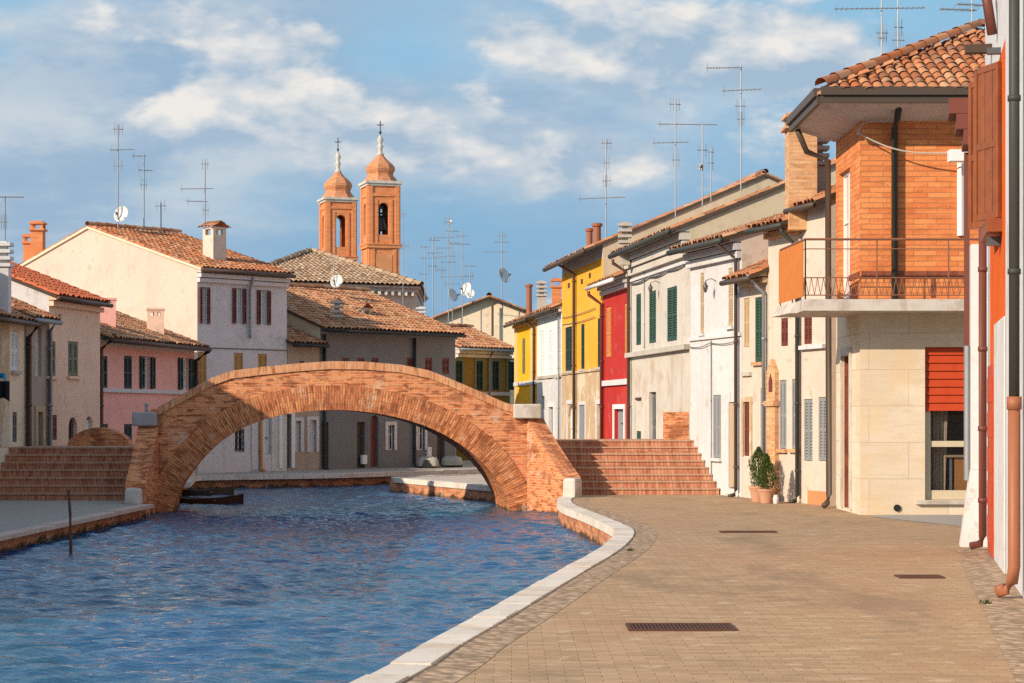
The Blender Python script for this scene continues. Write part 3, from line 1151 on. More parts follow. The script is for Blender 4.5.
right_poly = [(p.x, p.y) for p in bank_r] + [(.35, 43.0), (.1, 46.0), (-1.6, 50), (-3.3, 54.0), (-2.9, 55.2), (3, 61), (60, 110), (400, 300), (400, -50), (-8, -50)]
sheet('pavement', right_poly, 'brick_paving', 0.0)
left_edge = [(-8.6, -10), (-8.2, 15), (-7.73, 30.2), (-7.41, 40.0), (-7.45, 42.0), (-7.5, 45.0), (-8.3, 50.0)]
sheet('left_pavement', left_edge + [(-200, 50), (-200, -10)], 'grey_paving', -0.1)
far_edge = [(-8.3, 50.0), (-8.96, 55.4), (-5.24, 57.6), (-.76, 63.0), (22, 96)]
sheet('far_pavement', far_edge + [(300, 300), (-300, 300), (-200, 50.002)], 'grey_paving', -0.004)


sheet('quay_path', [(.12, 46.2), (-1.45, 50.1), (-3.05, 53.9), (-2.75, 54.9), (3, 60.2), (6, 62), (8, 56), (4.5, 46.2)], 'concrete', .004)


def canal_wall(label, path, z, wallmat='quay_brick', coping=.25, side=1, lift=.02, cmat='coping_stone', seglen=.62, drop=.11):
    root = thing('canal_wall', label, 'canal wall', (path[0][0], path[0][1], z))
    path = [Vector(p) for p in path]
    m = MB()
    s = 0
    for p, q in zip(path, path[1:]):
        l = (q - p).length
        m.poly([(p.x, p.y, -1.7), (q.x, q.y, -1.7), (q.x, q.y, z - .06), (p.x, p.y, z - .06)], [(s, -1.7), (s + l, -1.7), (s + l, z), (s, z)])
        s += l
    m.build('brick_face', wallmat, root)
    # coping: separate stones with small joints
    out, inn = offset(path, -.03 * side), offset(path, coping * side)
    c = MB()
    s = 0
    cuts = []
    acc = 0
    # resample at stone length
    tot = sum((b - a).length for a, b in zip(path, path[1:]))
    n = max(1, int(tot / seglen))

    def sample(pp, t):
        L = [0]
        for a, b in zip(path, path[1:]):
            L.append(L[-1] + (b - a).length)
        x = t * L[-1]
        for i in range(len(path) - 1):
            if x <= L[i + 1] + 1e-6:
                k = (x - L[i]) / max(1e-6, L[i + 1] - L[i])
                return Vector(pp[i]).lerp(Vector(pp[i + 1]), k)
        return Vector(pp[-1])
    sub = 1
    for i in range(n):
        dz = rnd.uniform(-.006, .006)
        for k in range(sub):
            t0, t1 = (i + k / sub) / n, (i + (k + 1) / sub) / n
            if k == 0:
                t0 += .009 / tot
            if k == sub - 1:
                t1 -= .009 / tot
            o0, o1, i0, i1 = sample(out, t0), sample(out, t1), sample(inn, t0), sample(inn, t1)
            za, zb = z - drop, z + lift + dz
            c.hexa([(o0.x, o0.y, za), (o1.x, o1.y, za), (i1.x, i1.y, za), (i0.x, i0.y, za), (o0.x, o0.y, zb), (o1.x, o1.y, zb), (i1.x, i1.y, zb), (i0.x, i0.y, zb)])
    c.build('coping', cmat, root)
    return root


canal_wall('curving brick canal wall with white stone coping along the sunny right pavement', [tuple(p) for p in bank_r], 0.0)
canal_wall('straight brick canal wall with pink stone coping beside the shaded left pavement', left_edge[:4], -0.1, cmat='worn_coping', drop=.05)
canal_wall('far brick canal wall crossing behind the bridge arch in shade', far_edge[:5], -.004, cmat='coping_stone')
canal_wall('sunlit canal wall corner with pale coping seen through the right of the arch', [(.35, 43.0), (.1, 46.0), (-1.6, 50), (-3.3, 54.0), (-2.9, 55.2), (3, 61)], 0.0)

# cobble strip beside the coping
cin, cout = offset(bank_r, .245), offset(bank_r, .58)
m = MB()
for i in range(len(bank_r) - 1):
    a, b, c, d = cin[i], cin[i + 1], cout[i + 1], cout[i]
    m.poly([(a.x, a.y, .003), (b.x, b.y, .003), (c.x, c.y, .003), (d.x, d.y, .003)])
structure(m.build('cobble_strip', 'cobbles'))
f5 = Fac((2.93, 9.0), (6.198, 26.2), face=(-1, 0.2))
m = MB()
for u in range(0, 17):
    w0, w1 = (.42, .42) if u < 15 else (.42, .2)
    p = [f5.P(u, .003, 0), f5.P(u + 1, .003, 0), f5.P(u + 1, .003, w1), f5.P(u, .003, w0)]
    m.poly(p)
structure(m.build('cobble_strip', 'cobbles'))
sheet('alley_path', [(6.0, 33.3), (7.0, 30.0), (14, 30.0), (14, 33.98), (6.2, 33.98)], 'grey_paving', .005)


def make_water():
    x0, x1, y0, y1 = -13.0, 9.0, 6.0, 76.0
    nx, ny = 360, 1500
    xs = np.linspace(x0, x1, nx)
    ys = y0 + (y1 - y0) * np.linspace(0, 1, ny) ** 1.25
    X, Y = np.meshgrid(xs, ys)
    rs = np.random.RandomState(3)
    Z = np.zeros_like(X)
    Xw = X + .25 * np.sin(Y * .9 + 1.3 * np.sin(X * .7))
    Yw = Y + .22 * np.sin(X * 1.1 + 1.7 * np.sin(Y * .5))
    for k in range(72):
        lam = .15 * (.75 / .15) ** rs.rand()
        th = rs.normal(math.pi / 2 + .2, .42)
        kx, ky = math.cos(th) * 2 * math.pi / lam, math.sin(th) * 2 * math.pi / lam
        amp = .0098 * lam
        ph = rs.rand() * 6.28
        mod = .55 + .45 * np.sin(X * rs.uniform(.2, .7) + Y * rs.uniform(.1, .4) + rs.rand() * 6)
        Z += amp * mod * np.sin(kx * Xw + ky * Yw + ph)
    co = np.stack([X, Y, Z + Q], -1).reshape(-1, 3)
    me = bpy.data.meshes.new('water')
    idx = np.arange(nx * ny).reshape(ny, nx)
    f = np.stack([idx[:-1, :-1], idx[:-1, 1:], idx[1:, 1:], idx[1:, :-1]], -1).reshape(-1, 4)
    me.vertices.add(len(co))
    me.vertices.foreach_set('co', co.ravel().astype(np.float32))
    me.loops.add(f.size)
    me.loops.foreach_set('vertex_index', f.ravel().astype(np.int32))
    me.polygons.add(len(f))
    me.polygons.foreach_set('loop_start', (np.arange(len(f)) * 4).astype(np.int32))
    me.polygons.foreach_set('loop_total', np.full(len(f), 4, np.int32))
    me.polygons.foreach_set('use_smooth', np.ones(len(f), bool))
    me.update()
    me.validate()
    me.materials.append(MATS['water_surface'])
    o = bpy.data.objects.new('water', me)
    COL.objects.link(o)
    structure(o)


make_water()

# ------------------------------------------------------------------ bridge
def bridge():
    root = thing('brick_bridge', 'arched brick footbridge with steps on both banks over the canal', 'bridge', (-3.5, 43.5, 0))
    f = Fac((-7.5, 42.0), (.35, 43.0))
    # intrados, by picture column and row, turned into metres on the bridge's front plane
    arc = [(171, 517), (174, 505), (180, 490), (190, 474), (205, 456), (222, 441), (243, 428), (268, 418.5), (296, 412.5), (330, 410), (362, 411.5), (395, 417),
           (425, 426), (450, 438), (472, 453), (490, 471), (502, 489), (508, 503), (510, 516)]
    top = [(157, 409), (185, 394), (212, 379), (232, 372), (260, 368.5), (295, 365), (330, 362.5), (365, 363), (400, 366), (428, 371.5), (450, 380), (480, 393), (505, 404), (527, 410)]
    A = [(f.u(x), f.z(x, y)) for x, y in arc]
    A = smooth_path(A, 4)
    T = [(f.u(x), f.z(x, y)) for x, y in top]

    def top_z(u):
        if u <= T[0][0]:
            return T[0][1]
        for (a, b), (c, d) in zip(T, T[1:]):
            if u <= c:
                return b + (d - b) * (u - a) / (c - a)
        return T[-1][1]
    uL, uR = f.u(150), f.u(531)
    zb = -1.2
    TH, WID = .38, 2.7

    def face(o_front, o_back, name):
        m = MB()
        cols = [(uL, zb), (A[0][0], zb)] + [(p[0], p[1]) for p in A] + [(A[-1][0], zb), (uR, zb)]
        cols[1] = (A[0][0] - .0001, zb)
        for (a, za), (b, zb_) in zip(cols, cols[1:]):
            if b - a < 1e-5:
                continue
            # split so that the broken top line is followed
            ks = [a] + [t[0] for t in T if a < t[0] < b] + [b]
            for p, q in zip(ks, ks[1:]):
                zp, zq = za + (zb_ - za) * (p - a) / (b - a), za + (zb_ - za) * (q - a) / (b - a)
                for o in (o_front, o_back):
                    m.poly([f.P(p, zp, o), f.P(q, zq, o), f.P(q, top_z(q), o), f.P(p, top_z(p), o)])
                m.poly([f.P(p, top_z(p), o_front), f.P(q, top_z(q), o_front), f.P(q, top_z(q), o_back), f.P(p, top_z(p), o_back)])
        return m.build(name, 'bridge_brick', root)
    face(0, -TH, 'parapet')
    face(-WID + TH, -WID, 'parapet')
    # barrel under the deck
    m = MB()
    s = 0
    for p, q in zip(A, A[1:]):
        l = (q - p).length
        m.poly([f.P(p[0], p[1], .001), f.P(q[0], q[1], .001), f.P(q[0], q[1], -WID), f.P(p[0], p[1], -WID)], [(0, s), (0, s + l), (WID, s + l), (WID, s)])
        s += l
    m.build('arch_vault', 'arch_brick', root)
    # voussoir ring, a centimetre proud
    m = MB()
    ring = []
    for i, p in enumerate(A):
        a, b = A[max(0, i - 1)], A[min(len(A) - 1, i + 1)]
        d = (b - a).normalized()
        nrm = Vector((-d.y, d.x))
        ring.append((p, p + nrm * .52))
    s = 0
    for (p, pe), (q, qe) in zip(ring, ring[1:]):
        l = ((q + qe) / 2 - (p + pe) / 2).length
        for o in (.018,):
            m.poly([f.P(p[0], p[1], o), f.P(q[0], q[1], o), f.P(qe[0], qe[1], o), f.P(pe[0], pe[1], o)], [(0, s), (0, s + l), (.52, s + l), (.52, s)])
        m.poly([f.P(pe[0], pe[1], o), f.P(qe[0], qe[1], o), f.P(qe[0], qe[1], 0), f.P(pe[0], pe[1], 0)])
        m.poly([f.P(p[0], p[1], o), f.P(q[0], q[1], o), f.P(q[0], q[1], 0), f.P(p[0], p[1], 0)])
        s += l
    m.build('arch_ring', 'arch_brick', root)
    # soldier course along the top of both parapets
    for o0, o1 in ((.03, -TH - .03), (-WID + TH + .03, -WID - .03)):
        m = MB()
        s = 0
        us = [f.u(157) + .02] + [t[0] for t in T[1:-1]] + [f.u(527) - .02]
        for a, b in zip(us, us[1:]):
            l = math.hypot(b - a, top_z(b) - top_z(a))
            za, zb2 = top_z(a), top_z(b)
            m.poly([f.P(a, za - .14, o0), f.P(b, zb2 - .14, o0), f.P(b, zb2 + .03, o0), f.P(a, za + .03, o0)], [(0, s), (0, s + l), (.17, s + l), (.17, s)])
            m.poly([f.P(a, za + .03, o0), f.P(b, zb2 + .03, o0), f.P(b, zb2 + .03, o1), f.P(a, za + .03, o1)], [(0, s), (0, s + l), (.44, s + l), (.44, s)])
            m.poly([f.P(a, za - .14, o1), f.P(b, zb2 - .14, o1), f.P(b, zb2 + .03, o1), f.P(a, za + .03, o1)], [(0, s), (0, s + l), (.17, s + l), (.17, s)])
            m.poly([f.P(a, za - .14, o0), f.P(b, zb2 - .14, o0), f.P(b, zb2 - .14, o1), f.P(a, za - .14, o1)])
            s += l
        m.build('coping', 'soldier_brick', root)
    # deck
    m = MB()
    dk = [(uL, 1.05), (f.u(200), 1.12), (f.u(260), 1.9), (f.u(330), 2.15), (f.u(400), 2.0), (f.u(470), 1.5), (uR, 1.14)]
    for (a, za), (b, zb3) in zip(dk, dk[1:]):
        m.poly([f.P(a, za, -TH + .01), f.P(b, zb3, -TH + .01), f.P(b, zb3, -WID + TH - .01), f.P(a, za, -WID + TH - .01)])
    m.build('deck', 'step_brick', root)

    # right wing wall: falls towards the viewer beside the steps
    def wing(p0, p1, z0, z1, th, side, base):
        a, b = Vector(p0), Vector(p1)
        d = (b - a).normalized()
        n = Vector((d.y, -d.x)) * side
        m = MB()
        N = 8
        for k in range(N):
            t0, t1 = k / N, (k + 1) / N
            def zz(t):
                return z0 + (z1 - z0) * (t ** .92)
            q = []
            for t in (t0, t1):
                c = a.lerp(b, t)
                q.append((c, c + n * th, zz(t)))
            (c0, e0, h0), (c1, e1, h1) = q
            m.poly([(c0.x, c0.y, base), (c1.x, c1.y, base), (c1.x, c1.y, h1), (c0.x, c0.y, h0)])
            m.poly([(e0.x, e0.y, base), (e1.x, e1.y, base), (e1.x, e1.y, h1), (e0.x, e0.y, h0)])
            m.poly([(c0.x, c0.y, h0), (c1.x, c1.y, h1), (e1.x, e1.y, h1), (e0.x, e0.y, h0)])
            if k == N - 1:
                m.poly([(c1.x, c1.y, base), (e1.x, e1.y, base), (e1.x, e1.y, h1), (c1.x, c1.y, h1)])
        return m.build('wing_wall', 'bridge_brick', root)
    wing((f.P(f.u(527), 0).x, 42.99), (1.07, 41.45), 1.62, .40, .40, -1, -1.2)
    wing((-7.43, 42.05), (-7.42, 40.55), 1.5, .32, .42, 1, -1.2)
    # stone caps and foot stones
    for px0, px1, y0, y1, d, mat, nm in ((513, 541, 404, 418.5, 42.95, 'white_stone', 'cap_stone'), (132.5, 157, 412, 426, 42.0, 'grey_stone', 'cap_stone')):
        m = MB()
        xa, xb = gx(px0, d), gx(px1, d)
        m.box(((xa + xb) / 2, d + .12, (gz(y0, d) + gz(y1, d)) / 2), (xb - xa, .5, gz(y0, d) - gz(y1, d)), 0.05)
        m.build(nm, mat, root, bevel=.03)
    m = MB()
    m.lathe((gx(145.5, 42), 42.1, gz(412, 42) - .01), [(.04, 0), (.035, .06), (.02, .1), (.05, .14), (.045, .18), (.01, .21)], 10)
    m.build('cap_knob', 'grey_stone', root, smooth=True)
    m = MB()
    m.box((1.25, 41.3, .17), (.31, .40, .46), -.45, .92)
    m.build('foot_stone', 'white_stone', root, bevel=.05)
    m = MB()
    m.box((-7.64, 40.38, .05), (.34, .36, .36), 0, .9)
    m.build('foot_stone', 'white_stone', root, bevel=.06)
    # steps
    def stairs(x_l, x_r, y0, tread, n, rise, z0, xl_shift, xr_shift, yback):
        m = MB()
        for k in range(n):
            xa, xb = x_l + xl_shift * k / n, x_r + xr_shift * k / n
            y = y0 + tread * k
            yb = y0 + tread * (k + 1) if k < n - 1 else yback
            za, zb4 = z0 + rise * k, z0 + rise * (k + 1)
            dz = .0
            m.poly([(xa, y, za - (.3 if k == 0 else 0)), (xb, y, za - (.3 if k == 0 else 0)), (xb, y, zb4 - .035), (xa, y, zb4 - .035)])
            m.poly([(xb, y, z0 - .3), (xb, yb, z0 - .3), (xb, yb, zb4 - .035), (xb, y, zb4 - .035)])
            m.poly([(xa, y, z0 - .3), (xa, yb, z0 - .3), (xa, yb, zb4 - .035), (xa, y, zb4 - .035)])
        st = m.build('steps', 'step_brick', root)
        m = MB()
        for k in range(n):
            xa, xb = x_l + xl_shift * k / n, x_r + xr_shift * k / n
            y = y0 + tread * k - .025
            yb = y0 + tread * (k + 1) - .002 if k < n - 1 else yback
            z = z0 + rise * (k + 1)
            m.hexa([(xa, y, z - .034), (xb, y, z - .034), (xb, yb, z - .034), (xa, yb, z - .034), (xa, y, z), (xb, y, z), (xb, yb, z), (xa, yb, z)])
        m.build('treads', 'tread_brick', st)
    stairs(1.35, 4.41, 42.6, .235, 8, .1435, 0, -.42, -.43, 46.2)
    stairs(-11.6, -7.82, 42.15, .27, 7, .157, -.1, 0, -.02, 45.6)
    # brick block that ends the far parapet beside the white house
    m = MB()
    d = 44.9
    m.box(((gx(665, d) + gx(689, d)) / 2, d + .3, (gz(412, d) + .9) / 2), (gx(689, d) - gx(665, d), .6, gz(412, d) - .9), 0)
    m.build('end_pier', 'bridge_brick', root)
    # round-topped far wing on the left bank
    m = MB()
    d = 45.4
    x0, x1 = gx(66, d), gx(131, d)
    N = 14
    pr = None
    for k in range(N + 1):
        t = k / N
        x = x0 + (x1 - x0) * t
        z = gz(447, d) + (gz(427.5, d) - gz(447, d)) * (math.sin(math.pi * t) ** .55)
        if pr:
            a, za = pr
            for y in (d, d + .45):
                m.poly([(a, y, .7), (x, y, .7), (x, y, z), (a, y, za)])
            m.poly([(a, d, za), (x, d, z), (x, d + .45, z), (a, d + .45, za)])
        pr = (x, z)
    m.build('wing_wall', 'bridge_brick', root)
    # abutment fill so nothing shows through behind the wings
    m = MB()
    m.box((f.P(uR, 0).x + .28, 44.7, .2), (.5, 2.6, 1.75))
    m.build('abutment', 'bridge_brick', root)
    m = MB()
    m.box((-7.62, 43.75, .1), (.26, 2.6, 1.7))
    m.build('abutment', 'bridge_brick', root)


brick('tread_brick', (0.47, 0.27, 0.175), (0.54, 0.33, 0.22), (0.44, 0.27, 0.18), bw=0.075, bh=0.3, ms=0.006, off=0.0, dark=0.3)
bridge()

# ------------------------------------------------------------------ right row of houses
def rl(px):
    """point on the right row's facade line"""
    k = (px - CX) / F
    d = 10.43 / (k + .137)
    return (k * d, d)


WS = dict(sill='concrete')
# far end: amber house
h = House('terraced_house', 'amber yellow house at the far end of the right row, next to the white one', rl(515), rl(537), 5.2, 7.0,
          bands=[(-.3, 5.2, 'amber_plaster', 'wall')], side='pale_yellow_plaster', cornice=('pale_yellow_plaster', 2, .25), so=.02)
h.strip('pilaster', 515.3, 518, 325, 440, 'pale_yellow_plaster', .04)
h.strip('pilaster', 531, 536, 325, 440, 'pale_yellow_plaster', .04)
h.course('string_course', 2.78, 2.92, 'white_plaster', .07)
h.winr([1.9, 2.7, 3.2, 4.5], 'closed', 'olive_paint')
h.pipe(536, 0, 5.0, 'pipe_brown', top_o=.38)
h.finish()
ch = h.roof
chimney(ch, 529, 73.5, 284, 310, .26, 'pipe', 'pipe_terracotta')
chimney(ch, 541.5, 71.5, 280, 312, .34, 'slats')
# white house with pale shutters
h = House('terraced_house', 'narrow white house with pale louvred shutters between the amber and the yellow house', rl(537), rl(562), 5.25, 7.0,
          bands=[(-.3, 2.95, 'white_plaster', 'lower_wall'), (2.95, 5.25, 'light_blue_plaster', 'upper_wall')], so=.02, cornice=('white_plaster', 2, .22))
for x in (539.5, 548.5, 556.5):
    h.win(x, x + 4, 331, 376, 'closed', 'white_paint', **WS)
h.win(541, 544.5, 396, 410, 'bare', 'grey_paint')
h.door(549, 554, 407, 455, 'grey_paint', frame='white_paint')
h.course('string_course', 2.93, 3.03, 'concrete', .05)
h.pipe(561, 0, 5.0, 'galvanised', .035)
h.finish()
chimney(h.roof, 556.5, 67.5, 279, 304, .32, 'brick', 'tower_brick')
# yellow house
h = House('terraced_house', 'tall yellow house with bare tan plaster ground floor beside the red house', rl(562), rl(603), 6.6, 9.5,
          bands=[(-.3, 3.0, 'tan_plaster', 'lower_wall'), (3.0, 6.2, 'yellow_plaster', 'upper_wall'), (6.2, 6.6, 'white_plaster', 'frieze')], oh=.5, gr=.07,
          side='side_beige_plaster', gutter='gutter_brown', board='gutter_brown')
h.win(565.5, 573, 327, 371, 'closed', 'dark_green_paint', sill='concrete', surround='pale_yellow_plaster')
h.win(581, 584.5, 324, 369, 'closed', 'dark_green_paint', sill='concrete')
h.win(597.5, 602, 318, 367, 'closed', 'dark_green_paint', sill='concrete')
for x, y in ((569, 285), (582, 281), (590, 275)):
    h.strip('vent', x - .9, x + .9, y - 2, y + 3, 'dark_wood', .01)
h.door(568, 574.5, 404, 455, 'white_paint', frame='white_plaster', arch=True)
h.win(579.5, 585.5, 405, 440, 'closed', 'grey_paint', surround='white_plaster', slats=False)
h.door(597.5, 602, 404, 455, 'grey_paint', frame='white_plaster')
h.course('string_course', 2.98, 3.06, 'tan_plaster', .05)
h.pipe(576.5, 0, 6.3, 'pipe_brown', .05, top_o=.55)
hy = h.finish()
chimney(h.roof, 589.5, 62, 228, 250, .24, 'pipe', 'pipe_terracotta')
chimney(h.roof, 597, 60.5, 223, 250, .30, 'pipe', 'pipe_terracotta')
# red house
h = House('terraced_house', 'deep red house with orange shutters and a white band between first and ground floor', rl(603), rl(629.5), 5.5, 8.0,
          bands=[(-.3, 5.0, 'red_plaster', 'wall'), (5.0, 5.5, 'red_plaster', 'frieze')], cornice=('white_plaster', 3, .4), gutter='white_paint', oh=.42)
h.win(606, 611, 307, 357, 'closed', 'orange_wood')
h.win(624.5, 629, 303, 356, 'closed', 'orange_wood')
h.course('string_course', 2.52, 2.67, 'white_plaster', .08)
h.door(614.5, 624.5, 409, 460, 'grey_paint', frame='white_paint', panels=False)
h.pipe(604.2, 0, 5.1, 'pipe_maroon', .05, top_o=.45)
h.finish()
# beige house with green shutters
h = House('terraced_house', 'weathered beige house with three dark green shutters and moulded cornice', rl(629.5), rl(690), 6.12, 9.0,
          bands=[(-.3, 3.28, 'stained_beige_plaster', 'lower_wall'), (3.28, 6.12, 'upper_beige_plaster', 'upper_wall')], oh=.45,
          pitch=22, cornice=('upper_beige_plaster', 4, .75), gutter='pipe_green', gr=.07, board='gutter_brown')
h.win(636, 641, 294, 345, 'closed', 'green_paint')
h.win(649, 656, 291, 343, 'closed', 'green_paint')
h.win(667, 677, 287, 341, 'closed', 'green_paint')
h.course('string_course', 3.22, 3.34, 'concrete', .14)
h.course('architrave', 5.22, 5.28, 'white_plaster', .05)
h.door(649, 656, 392, 460, 'dark_grey_paint')
h.win(636.5, 641, 431, 448, 'closed', 'green_paint', slats=False)
h.strip('vent', 637, 641.5, 397.5, 400, 'dark_wood', .05)
h.pipe(631.5, 0, 5.7, 'pipe_brown', .045, top_o=.5)
h.pipe(645, 3.4, 5.5, 'galvanised', .012, o=.02, kick=False, name='wall_cable')
hb = h.finish()
chimney(h.roof, 625, 52.2, 221, 246, .30, 'slats')


def lantern(label, fac, px, py, ln=.24):
    u = fac.u(px)
    z = fac.z(px, py)
    root = thing('street_lamp', label, 'street lamp', fac.P(u, z, 0), 'wall lamps on the right row')
    m = MB()
    m.tube([fac.P(u, z, 0), fac.P(u, z + .05, ln * .5), fac.P(u, z, ln)], .009, 6)
    m.build('bracket', 'dark_steel', root)
    p = fac.P(u, z - .16, ln)
    m = MB()
    m.lathe((p.x, p.y, p.z), [(.02, -.09), (.045, -.02), (.06, .05), (.03, .09), (.012, .15)], 10)
    m.build('lamp_shade', 'dark_steel', root, smooth=True)


lantern('small dark wall lamp on the beige house above its rightmost green shutter', h.fac, 660, 283)
# white house
hw = House('terraced_house', 'plain white house beside the bridge steps with a beige door curtain', (3.96, 44.5), rl(742), 5.45, 8.0,
           bands=[(-.3, 5.45, 'white_plaster', 'wall')], oh=.42, pitch=17.5, cornice=('white_plaster', 3, .5), gutter='pipe_green', gr=.065, side='cream_plaster')
hw.win(700.5, 704, 273, 333, 'closed', 'tan_paint', sill='white_plaster')
hw.win(728.5, 733, 268, 326, 'closed', 'tan_paint', sill='white_plaster')
hw.course('string_course', 3.34, 3.41, 'white_plaster', .05)
hw.win(713, 721, 395, 458, 'closed', 'grey_paint', slats=False, sill='white_plaster')
r = hw.fac.rect(728.5, 736, 402, 489)
hw.holes.append(r)
hw.pipe(712, .1, 3.3, 'galvanised', .014, o=.02, kick=False, name='wall_cable')
hw.pipe(739.5, 0, 5.2, 'gutter_brown', .04, top_o=.48)
hw.finish()
m = MB()
N = 28
for k in range(N):
    ua, ub = r[0] + (r[1] - r[0]) * k / N, r[0] + (r[1] - r[0]) * (k + 1) / N
    oa, ob = -.06 + .04 * math.sin(k * 1.9) + .015 * math.sin(k * .7), -.06 + .04 * math.sin((k + 1) * 1.9) + .015 * math.sin((k + 1) * .7)
    P = hw.fac.P
    m.poly([P(ua, r[2] + .04, oa), P(ub, r[2] + .04, ob), P(ub, r[3] - .02, ob), P(ua, r[3] - .02, oa)])
m.build('door_curtain', 'curtain_beige', hw.root, smooth=True)
lantern('small dark wall lamp high on the plain white house', hw.fac, 716, 281)

A2, B2, C2, D2 = rl(742), (5.12, 40.0), (5.58, 38.6), (5.90, 37.45)
h = House('terraced_house', 'low cream house with one green shutter right of the plain white house', A2, B2, 4.6, 7.0,
          bands=[(-.3, 4.6, 'cream_plaster', 'wall')], oh=.38, gutter='gutter_brown', roof='orange_tiles', cornice=('tan_plaster', 2, .25))
h.win(744, 749.5, 298, 347, 'closed', 'tan_paint', slats=False)
h.win(755, 763, 297, 362, 'closed', 'green_paint', sill='chimney_brick')
h.win(744, 750.5, 402, 456, 'closed', 'brown_paint', slats=False, surround='tan_plaster')
h.win(760.5, 766.5, 388, 456, 'closed', 'grey_paint', slats=False)
h.strip('band', 743, 752, 372, 376, 'concrete', .06)
h.pipe(767.3, 0, 4.4, 'galvanised', .038, top_o=.4)
h.finish()
h = House('terraced_house', 'cream house with two grey shutters and a pointed brick niche beside the potted conifers', B2, C2, 5.5, 7.5,
          bands=[(-.3, 5.5, 'cream_plaster', 'wall')], oh=.40, pitch=18.5, gutter='pipe_green', roof='orange_tiles', cornice=('chimney_brick', 2, .3), side='side_beige_plaster')
h.win(779.5, 786.5, 380, 449, 'closed', 'grey_paint', sill='chimney_brick', slats=False)
h.win(792, 798.5, 379, 449, 'closed', 'grey_paint', sill='chimney_brick', slats=False)
h.win(781, 788, 318, 346, 'closed', 'brown_paint')
h.pipe(801, 0, 5.2, 'pipe_green', .042, top_o=.42)
h.finish()
# pointed brick niche pilaster
f = h.fac
u0, u1 = f.u(770.5), f.u(779)
m = MB()
za, zb = -.1, f.z(775, 372)
m.fbox(f, u0, u1, za, zb, -.02, .09)
um = (u0 + u1) / 2
zt = f.z(775, 359)
for s in (0, 1):
    P = f.P
m.ngon([P(u0, zb, .09), P(u1, zb, .09), P(um, zt, .09)])
m.poly([P(u0, zb, .09), P(um, zt, .09), P(um, zt, -.02), P(u0, zb, -.02)])
m.poly([P(u1, zb, .09), P(um, zt, .09), P(um, zt, -.02), P(u1, zb, -.02)])
nb = m.build('brick_niche', 'chimney_brick', h.root)
m = MB()
uw = (u1 - u0) * .22
z0n, z1n = f.z(775, 392), f.z(775, 376)
m.fbox(f, um - uw, um + uw, z0n, z1n - .1, .08, .094)
m.poly([P(um - uw, z1n - .1, .094), P(um + uw, z1n - .1, .094), P(um, z1n + .06, .094)])
m.build('niche_recess', 'brown_paint', nb)
m = MB()
m.fbox(f, u0 - .03, u1 + .03, f.z(775, 406), f.z(775, 401), .0, .14)
m.build('niche_shelf', 'chimney_brick', nb)

h3 = House('terraced_house', 'pale house with weathered grey shutters tucked under the balcony of the corner house', C2, D2, 5.75, 8.0,
           bands=[(-.3, 5.75, 'cream_plaster', 'wall')], oh=.25, gutter='gutter_brown', roof='orange_tiles', side='cream_plaster')
h3.win(804, 812.5, 399, 461, 'closed', 'grey_paint')
h3.win(818.5, 826.5, 397, 461, 'closed', 'grey_paint')
h3.win(804, 812, 312, 344, 'closed', 'brown_paint')
h3.strip('string_course', 802.5, 826.5, 345, 349, 'white_plaster', .09)
h3.strip('painted_base', 808, 827, 491, 508, 'faded_orange_plaster', .012)
h3.finish()
chimney(h3.roof, 801, 38.6, 115, 205, .54, 'brick')
chimney(h3.roof, 818, 39.3, 136, 205, .34, 'slats')


def facade_cable(house, pts, r=.012):
    f = house.fac
    m = MB()
    q = []
    for (x, y), (x2, y2) in zip(pts, pts[1:]):
        for k in range(6):
            t_ = k / 6
            px, py = x + (x2 - x) * t_, y + (y2 - y) * t_
            u = f.u(px)
            q.append(f.P(u, gz(py, f.d(u)) - .05 * math.sin(math.pi * t_), .05))
    m.tube(q, r, 5)
    m.build('wall_cable', 'dark_grey_paint', house.root)


facade_cable(hy, [(563.5, 318), (603, 305)])
facade_cable(hy, [(563.5, 325), (603, 314)])
facade_cable(hb, [(632, 284), (650, 277), (668, 271), (689, 262)], .022)
facade_cable(hw, [(691, 263), (716, 252), (741, 246)], .014)
facade_cable(hw, [(691, 347), (712, 343), (741, 340)], .010)

